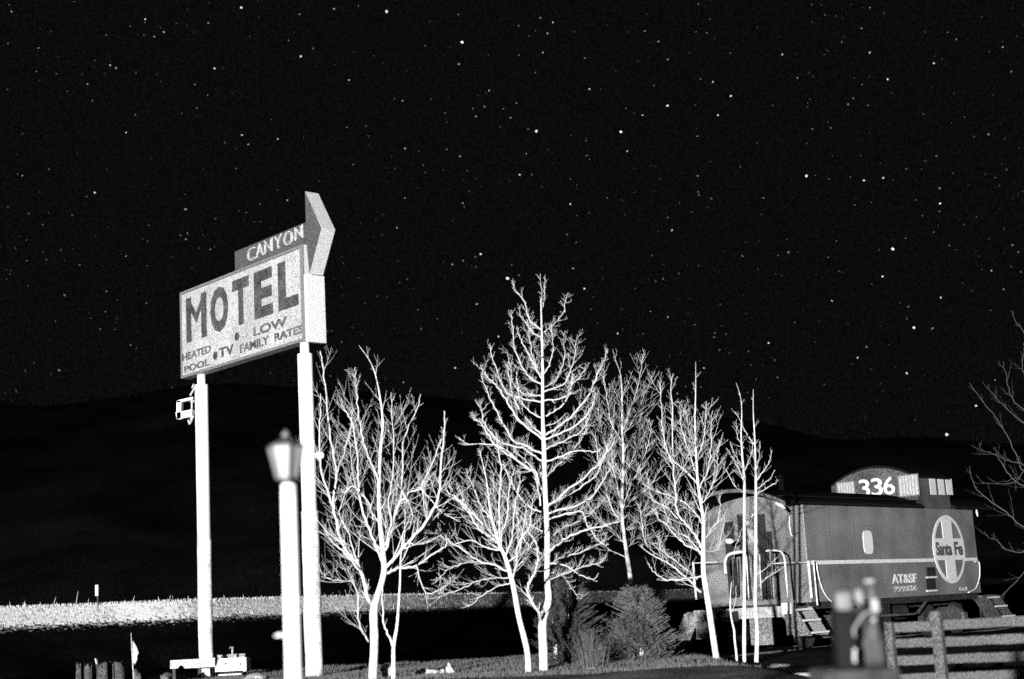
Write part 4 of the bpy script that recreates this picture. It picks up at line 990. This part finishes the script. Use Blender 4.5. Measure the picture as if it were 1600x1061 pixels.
make_tree('dim bare tree whose branches reach in from the right edge', 30.0,
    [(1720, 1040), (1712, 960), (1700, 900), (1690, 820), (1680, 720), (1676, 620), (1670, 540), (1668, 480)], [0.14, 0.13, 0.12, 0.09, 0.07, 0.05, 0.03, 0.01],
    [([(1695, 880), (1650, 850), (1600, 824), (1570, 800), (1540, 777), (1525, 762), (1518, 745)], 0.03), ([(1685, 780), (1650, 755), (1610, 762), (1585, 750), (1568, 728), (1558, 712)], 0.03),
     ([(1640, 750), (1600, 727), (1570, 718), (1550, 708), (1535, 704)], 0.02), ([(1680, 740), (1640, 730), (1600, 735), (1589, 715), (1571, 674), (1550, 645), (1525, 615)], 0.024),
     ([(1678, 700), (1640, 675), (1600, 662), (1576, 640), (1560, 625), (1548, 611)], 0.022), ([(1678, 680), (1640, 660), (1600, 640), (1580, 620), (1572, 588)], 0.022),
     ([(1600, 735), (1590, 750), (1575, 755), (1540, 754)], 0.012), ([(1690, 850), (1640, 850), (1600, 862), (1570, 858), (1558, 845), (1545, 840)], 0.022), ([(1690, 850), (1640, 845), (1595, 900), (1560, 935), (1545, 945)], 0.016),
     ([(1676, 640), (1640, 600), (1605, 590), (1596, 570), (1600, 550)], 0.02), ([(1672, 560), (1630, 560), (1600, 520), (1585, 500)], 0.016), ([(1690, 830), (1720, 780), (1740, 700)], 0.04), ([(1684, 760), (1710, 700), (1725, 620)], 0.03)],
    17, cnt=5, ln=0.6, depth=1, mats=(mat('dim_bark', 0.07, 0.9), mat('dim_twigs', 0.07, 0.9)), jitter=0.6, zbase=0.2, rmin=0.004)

# ------------------------------------------------------------ shrubs
def needle_shrub(name, label, Y, px, pyb, pyt, hw, m, seed, n, conical=True, size=0.05, group=None):
    rn = random.Random(seed); b = P(px, pyb, Y); tz = P(px, pyt, Y).z; H = tz - (b.z); W = hw * Y / F_PX
    t_ = empty(name, (b.x, b.y, b.z - 0.1)); tag(t_, label, 'shrub', group)
    mb = MB(); mb.tube([(b.x, b.y, b.z - 0.2), (b.x + .02, b.y, b.z + H * 0.4), (b.x, b.y, b.z + H * 0.85)], [0.05, 0.035, 0.01], 7); mb.build('stem', M_bark2, t_, world=True)
    mb = MB(); cl = [(rn.random(), rn.uniform(0, 2 * math.pi), rn.uniform(0.5, 1.3)) for _ in range(max(20, n // 32))]
    for i in range(n):
        kc = cl[i % len(cl)]
        z = min(1, max(0, kc[0] + rn.gauss(0, 0.045))); a = kc[1] + rn.gauss(0, 0.2)
        env = (1 - z) ** 0.52 * (0.55 + 0.5 * min(1, z * 5)) if conical else math.sin(math.pi * min(0.97, z * 0.75 + 0.22))
        env *= 0.76 + 0.30 * math.sin(a * 3 + z * 9 + seed) + 0.2 * math.sin(a * 7 + z * 23)
        r = W * env * kc[2] * rn.uniform(0.55, 1.05)
        c = Vector((b.x + r * math.cos(a), b.y + r * math.sin(a), b.z + z * H))
        od = Vector((math.cos(a), math.sin(a), 0.55)).normalized()
        tip = c + od * rn.uniform(0.08, 0.2)
        mb.tube([c - od * 0.1, tip], [0.006, 0.003], 3, cap=False)
        for k in range(9):
            p = (c - od * 0.08).lerp(tip, rn.random())
            d = (od * 0.6 + Vector((rn.uniform(-1, 1), rn.uniform(-1, 1), rn.uniform(-.6, 1)))).normalized()
            e = p + d * rn.uniform(0.6, 1.3) * size; s_ = d.orthogonal().normalized() * size * 0.17
            mb.add([p - s_, p + s_, e], [(0, 1, 2)])
    mb.build('foliage', m, t_, world=True)
    return t_
needle_shrub('spruce_shrub', 'bushy young spruce on the lawn left of the caboose', 27.5, 1003, 1040, 922, 62, M_needle2, 3, 2600)
needle_shrub('juniper', 'dark upright juniper right behind the tallest tree trunk', 27.0, 893, 1040, 885, 42, M_needle, 5, 1900, conical=False)
needle_shrub('juniper', 'low dark juniper sprawling between the two thick trunks mid picture', 28.0, 868, 1040, 950, 32, mat('juniper_low_needles', 0.04, 0.9), 6, 900, conical=False)
# tuft of tall dead grass
tb = P(924, 1050, 25.5); mb = MB()
for i in range(170):
    x = tb.x + rnd.gauss(0, 0.10); y = tb.y + rnd.gauss(0, 0.10); h = rnd.uniform(0.35, 0.75); a = (x - tb.x) * 1.2 + rnd.uniform(-.12, .12)
    mb.tube([(x, y, 0.5), (x + a * h * 0.4, y, 0.5 + h * 0.6), (x + a * h, y + rnd.uniform(-.1, .1), 0.5 + h)], [0.004, 0.003, 0.0015], 3, cap=False)
tf = mb.build('grass_tuft', mat('straw_blades', 0.11, 0.9)); tag(tf, 'tuft of tall dead grass stalks between juniper and spruce', 'grass tuft')
# lawn blades
mb = MB()
for i in range(26000):
    x = rnd.uniform(-6.6, 3.3); y = rnd.uniform(22, 35.5)
    z = gz(x, y); h = rnd.uniform(0.02, 0.07); a = rnd.uniform(-.6, .6)
    mb.add([(x - 0.006, y, z - 0.01), (x + 0.006, y, z - 0.01), (x + a * h, y + a * h, z + h)], [(0, 1, 2)])
tag(mb.build('lawn_grass', mat('dead_lawn', 0.085, 0.95)), 'short dead grass of the motel lawn under the trees', 'grass', kind='stuff')

# ------------------------------------------------------------ stones
def stone(label, px, py, Y, sx, sy, sz, m, seed, group=None, rz=0.0, tilt=0.0, name='boulder', sink=0.25):
    bm = bmesh.new(); bmesh.ops.create_icosphere(bm, subdivisions=3, radius=1)
    for v in bm.verts:
        q = v.co.copy()
        v.co *= 1 + noise.noise(q * 1.1 + Vector((seed, 0, 0))) * 0.5 + noise.noise(q * 3 + Vector((seed, 4, 0))) * 0.12
        v.co.x *= sx / 2; v.co.y *= sy / 2; v.co.z *= sz / 2
    me = bpy.data.meshes.new(name); bm.to_mesh(me); bm.free(); me.materials.append(m)
    for p_ in me.polygons: p_.use_smooth = True
    o = bpy.data.objects.new(name, me); COL.objects.link(o)
    c = P(px, py, Y); o.location = c; o.rotation_euler = (0, tilt, rz)
    return tag(o, label, 'rock', group)
G = 'pale boulders at the bottom edge'
stone('long flat pale boulder between the sapling and the slanting stone', 664, 1055, 26.5, 0.46, 0.4, 0.24, M_rock, 1, G)
stone('narrow pale boulder pressed against the left side of the slanting stone', 692, 1056, 26.6, 0.22, 0.3, 0.26, M_rock, 2, G)
stone('slanting finger of pale stone right of the flat boulders', 709, 1058, 26.2, 0.50, 0.22, 0.17, M_rock, 3, G, tilt=R(62))
stone('small pointed stone at the foot of the thin forked sapling', 605, 1048, 24.6, 0.22, 0.2, 0.2, mat('grey_stone', 0.3, 0.9, grain=0.4, gscale=40, blotch=0.5, bscale=5), 4, G, tilt=R(40))
stone('low pale stone under the tuft of dead grass', 934, 1058, 25.0, 0.55, 0.4, 0.26, M_rock, 6, G)
stone('long thin pale slab lying below the young spruce', 1040, 1030, 28.5, 0.95, 0.35, 0.08, mat('grey_slab', 0.28, 0.9, grain=0.5, gscale=30, blotch=0.6, bscale=4), 7, G, rz=0.2)
stone('broken end of the slab by the dark shadow right of the spruce', 1074, 1028, 28.2, 0.16, 0.2, 0.09, mat('grey_slab', 0.28), 8, G)
stone('mottled flat stone in the dark ground below the caboose steps', 1215, 1040, 25.0, 0.34, 0.3, 0.07, M_rock2, 9, G)
stone('pale low mound of stone in front of the blurred pump', 1250, 1058, 21.0, 0.9, 0.5, 0.12, M_rock, 10, G)
stone('pale bright stone at the foot of the blurred pump', 1312, 1056, 19.0, 0.42, 0.4, 0.16, M_rock, 12, G)
stone('thin white chip of stone on dark ground left of the pump', 1281, 1050, 22.0, 0.12, 0.1, 0.03, M_rock, 13, G)

# ------------------------------------------------------------ left foreground: white box, board, pennant, stumps
def pbox(name, m, parent, x0, y0, x1, y1, Y, dep, bevel=0.0, rz=0):
    a = P(x0, y1, Y); b = P(x1, y0, Y); mb = MB(); mb.box(a.x, b.x, Y, Y + dep, a.z, b.z)
    return mb.build(name, m, parent, world=True, bevel=bevel)
YW = 30
wb = empty('wooden_box', (P(362, 1060, YW).x, YW + 0.2, 0.42)); tag(wb, 'bright white wooden box with dark holes right of the left sign post', 'box')
M_wb = mat('whitewashed_board', 0.62, 0.7, grain=0.3, gscale=50, blotch=0.3, bscale=5)
pbox('front_panel', M_wb, wb, 336, 1027, 384.5, 1050, YW, 0.03)
pbox('side_panel', M_wb, wb, 380, 1028.5, 384, 1049, YW + 0.031, 0.5)
pbox('back_panel', mat('box_back_board', 0.22, 0.8, grain=0.6, gscale=50), wb, 340, 1021, 383, 1046, YW + 0.532, 0.03)
pbox('bottom_ledge', M_wb, wb, 341, 1052, 377, 1056, YW - 0.06, 0.1)
pbox('base', M_iron, wb, 345, 1050.5, 380, 1062, YW + 0.05, 0.35)
for x, y, r in ((353, 1037, 1.6), (375.5, 1037.5, 1.6), (363, 1042, 1.1)):
    mb = MB(); c = P(x, y, YW - 0.004); rr = r * YW / F_PX
    mb.tube([c + Vector((0, 0, 0)), c + Vector((0, 0.003, 0))], rr, 14); mb.build('hole', M_iron, wb, world=True)
mb = MB(); h = [P(358.5, 1013.5, YW + .2), P(360, 1011.5, YW + .2), P(363, 1011, YW + .2), P(365, 1012.5, YW + .2)]; mb.tube(smooth_path(h, 4), 0.008, 6)
mb.tube([P(363, 1013, YW + .2), P(363, 1030, YW + .2)], 0.02, 6); mb.build('hook', mat('hook_paint', 0.3, 0.7), wb, world=True)
bb = empty('board_barrier', (P(290, 1060, YW).x, YW + 0.35, 0.42)); tag(bb, 'long low white board with a half round notch crossing behind the left post', 'board')
a = P(266, 1045, YW + .3); b = P(336, 1028, YW + .3); c = P(283, 1045, YW + .3); rr = 4.2 * YW / F_PX
mb = MB(); mb.prism([(a.x, YW + .3, a.z), (c.x - rr * 1.3, YW + .3, a.z)] + [(c.x - rr * math.cos(t * math.pi / 8), YW + .3, a.z + rr * math.sin(t * math.pi / 8)) for t in range(1, 8)] + [(c.x + rr * 1.3, YW + .3, a.z - 0.01), (b.x, YW + .3, a.z - 0.01), (b.x, YW + .3, b.z), (a.x, YW + .3, b.z)], (0, 0.05, 0))
mb.build('board', mat('faded_white_board', 0.38, 0.8, grain=0.45, gscale=50), bb, world=True)
for x in (272, 312):
    mb = MB(); q = P(x, 1050, YW + .36); mb.box(q.x - .03, q.x + .03, YW + .352, YW + .41, 0.2, a.z + 0.1); mb.build('leg', M_iron, bb, world=True)
YF = 26
fpz = P(207, 990, YF); pn = empty('pennant_flag', (P(209, 1070, YF).x, YF, 0.35)); tag(pn, 'small pale pennant hanging from a thin leaning pole at lower left', 'flag')
mb = MB(); mb.tube([P(209.5, 1075, YF), P(207.5, 1040, YF), P(206, 1015, YF), P(204.8, 989, YF)], [0.008, 0.008, 0.007, 0.004], 8); mb.build('pole', M_edge, pn, world=True)
fo_ = [(206.2, 1001), (210, 1006), (213, 1011), (216.5, 1020), (214.5, 1025), (213.5, 1032), (209.5, 1038.5), (207.5, 1034), (206.8, 1018)]
pts = [P(x, y, YF) for x, y in fo_]; cc = sum(pts, Vector()) / len(pts)
mb = MB(); n = len(pts)
vs = []
for lay, dy in ((0, 0.0), (1, 0.008)):
    for s_ in (1.0, 0.55):
        for i, p in enumerate(pts):
            q = cc.lerp(p, s_); vs.append((q.x, YF + dy + 0.04 * math.sin((q.z) * 34 + q.x * 50), q.z))
    vs.append((cc.x, YF + dy + 0.03, cc.z))
m1 = 2 * n + 1
fs = []
for lay in (0, 1):
    o_ = lay * m1
    for i in range(n):
        j = (i + 1) % n
        q_ = [(o_ + i, o_ + j, o_ + n + j, o_ + n + i), (o_ + n + i, o_ + n + j, o_ + 2 * n)]
        fs += [tuple(reversed(x)) if lay else x for x in q_]
fs += [(i, i + m1, (i + 1) % n + m1, (i + 1) % n) for i in range(n)]
mb.add(vs, fs); mb.build('cloth', mat('pennant_cloth', 0.55, 0.9, grain=0.35, gscale=50, blotch=0.2, bscale=12), pn, world=True, smooth=True)
M_st = mat('split_wood', 0.065, 0.95, grain=0.6, gscale=45, blotch=0.5, bscale=4)
G2 = 'stumps and stones by the pennant'
def stump(label, x0, x1, yt, Y, m=M_st, top=0.0, seed=1):
    rn = random.Random(seed); a = P(x0, yt, Y); b = P(x1, yt, Y); mb = MB(); k = 15; cx_ = (a.x + b.x) / 2; r = (b.x - a.x) / 2
    lo_ = []; hi_ = []
    for i in range(k):
        t = 2 * math.pi * i / k; f = rn.uniform(0.85, 1.1)
        lo_.append((cx_ + r * 1.4 * f * math.cos(t), Y + r + r * 1.4 * f * math.sin(t), 0.2)); hi_.append((cx_ + r * f * math.cos(t), Y + r + r * f * math.sin(t), a.z + rn.uniform(-.13, .06) + top * math.cos(t)))
    mb.add(lo_ + hi_, [(i, (i + 1) % k, (i + 1) % k + k, i + k) for i in range(k)] + [tuple(range(k, 2 * k))])
    o = mb.build('stump', m); return tag(o, label, 'stump', G2)
stump('leftmost narrow grey stump near the lower left corner', 118, 126, 1038, 28, seed=1)
stump('second narrow grey stump from the left, before the wide ones', 131, 141, 1040, 28, seed=2)
stump('wide grey stump with slanting top and a white strip on its left', 150, 166, 1036, 28, top=-0.05, seed=3)
stump('widest grey stump left of the pennant pole', 168, 192, 1037, 28.3, seed=4)
stone('dim rounded stone just right of the pennant pole', 214, 1058, 27.5, 0.16, 0.2, 0.26, M_rock2, 21, G2)
stone('dim rounded stone left of the notched white board', 258, 1058, 28.5, 0.26, 0.3, 0.16, M_rock2, 22, G2)
stone('dim stone at the foot of the left sign post, below the white box', 396, 1062, 27.5, 0.4, 0.3, 0.2, mat('grey_stone', 0.3), 23, G2)
sk = empty('marker_stake', (P(149, 1060, 27.5).x, 27.5, 0.35)); tag(sk, 'short stake with bright white tip leaning on the wide stump', 'stake')
mb = MB(); mb.tube([P(151, 1037.5, 27.5), P(149, 1029, 27.5)], 0.014, 8); mb.build('tip', M_edge, sk, world=True)
mb = MB(); mb.tube([P(153, 1068, 27.5), P(151, 1037.7, 27.5)], 0.012, 8); mb.build('shaft', M_iron, sk, world=True)
# reflector post and stakes on the bank
def on_bank(px):
    best = min(range(len(crest)), key=lambda i: abs(proj(crest[i])[0] - px)); return crest[best]
c = on_bank(152); dl = empty('delineator_post', (c.x, c.y, CR)); tag(dl, 'thin roadside post with a white reflector plate on top of the bank', 'road marker')
Yd = c.y; c = P(154, 945, Yd)
mb = MB(); t0 = P(151, 914, Yd); t1 = P(153.5, 931, Yd); mb.box(t0.x - 0.045, t0.x + 0.055, Yd - 0.02, Yd - 0.008, t1.z, t0.z); pl_ = mb.build('reflector', M_neon, dl, world=True)
mb = MB(); mb.tube([(c.x, Yd, CR - 0.6), (t0.x + .01, Yd, t0.z - 0.02)], 0.022, 6); mb.build('post', mat('delineator_steel', 0.09, 0.7), dl, world=True)
for px, pt, lab in ((85, 933, 'short pale stake on the bank, left of the taller one'), (120, 924, 'taller pale stake on the bank left of the reflector post'), (265, 930, 'tiny faint stake on the bank just left of the sign post')):
    c = on_bank(px); q = P(px, pt, c.y); mb = MB(); mb.tube([(q.x - .04, c.y, CR - .15), (q.x, c.y, (q.z + CR) / 2), (q.x + .05 * rnd.random(), c.y, q.z)], [0.02, 0.016, 0.008], 6)
    o = mb.build('stake', mat('pale_stake', 0.35, 0.8)); tag(o, lab, 'stake', 'stakes along the bank')
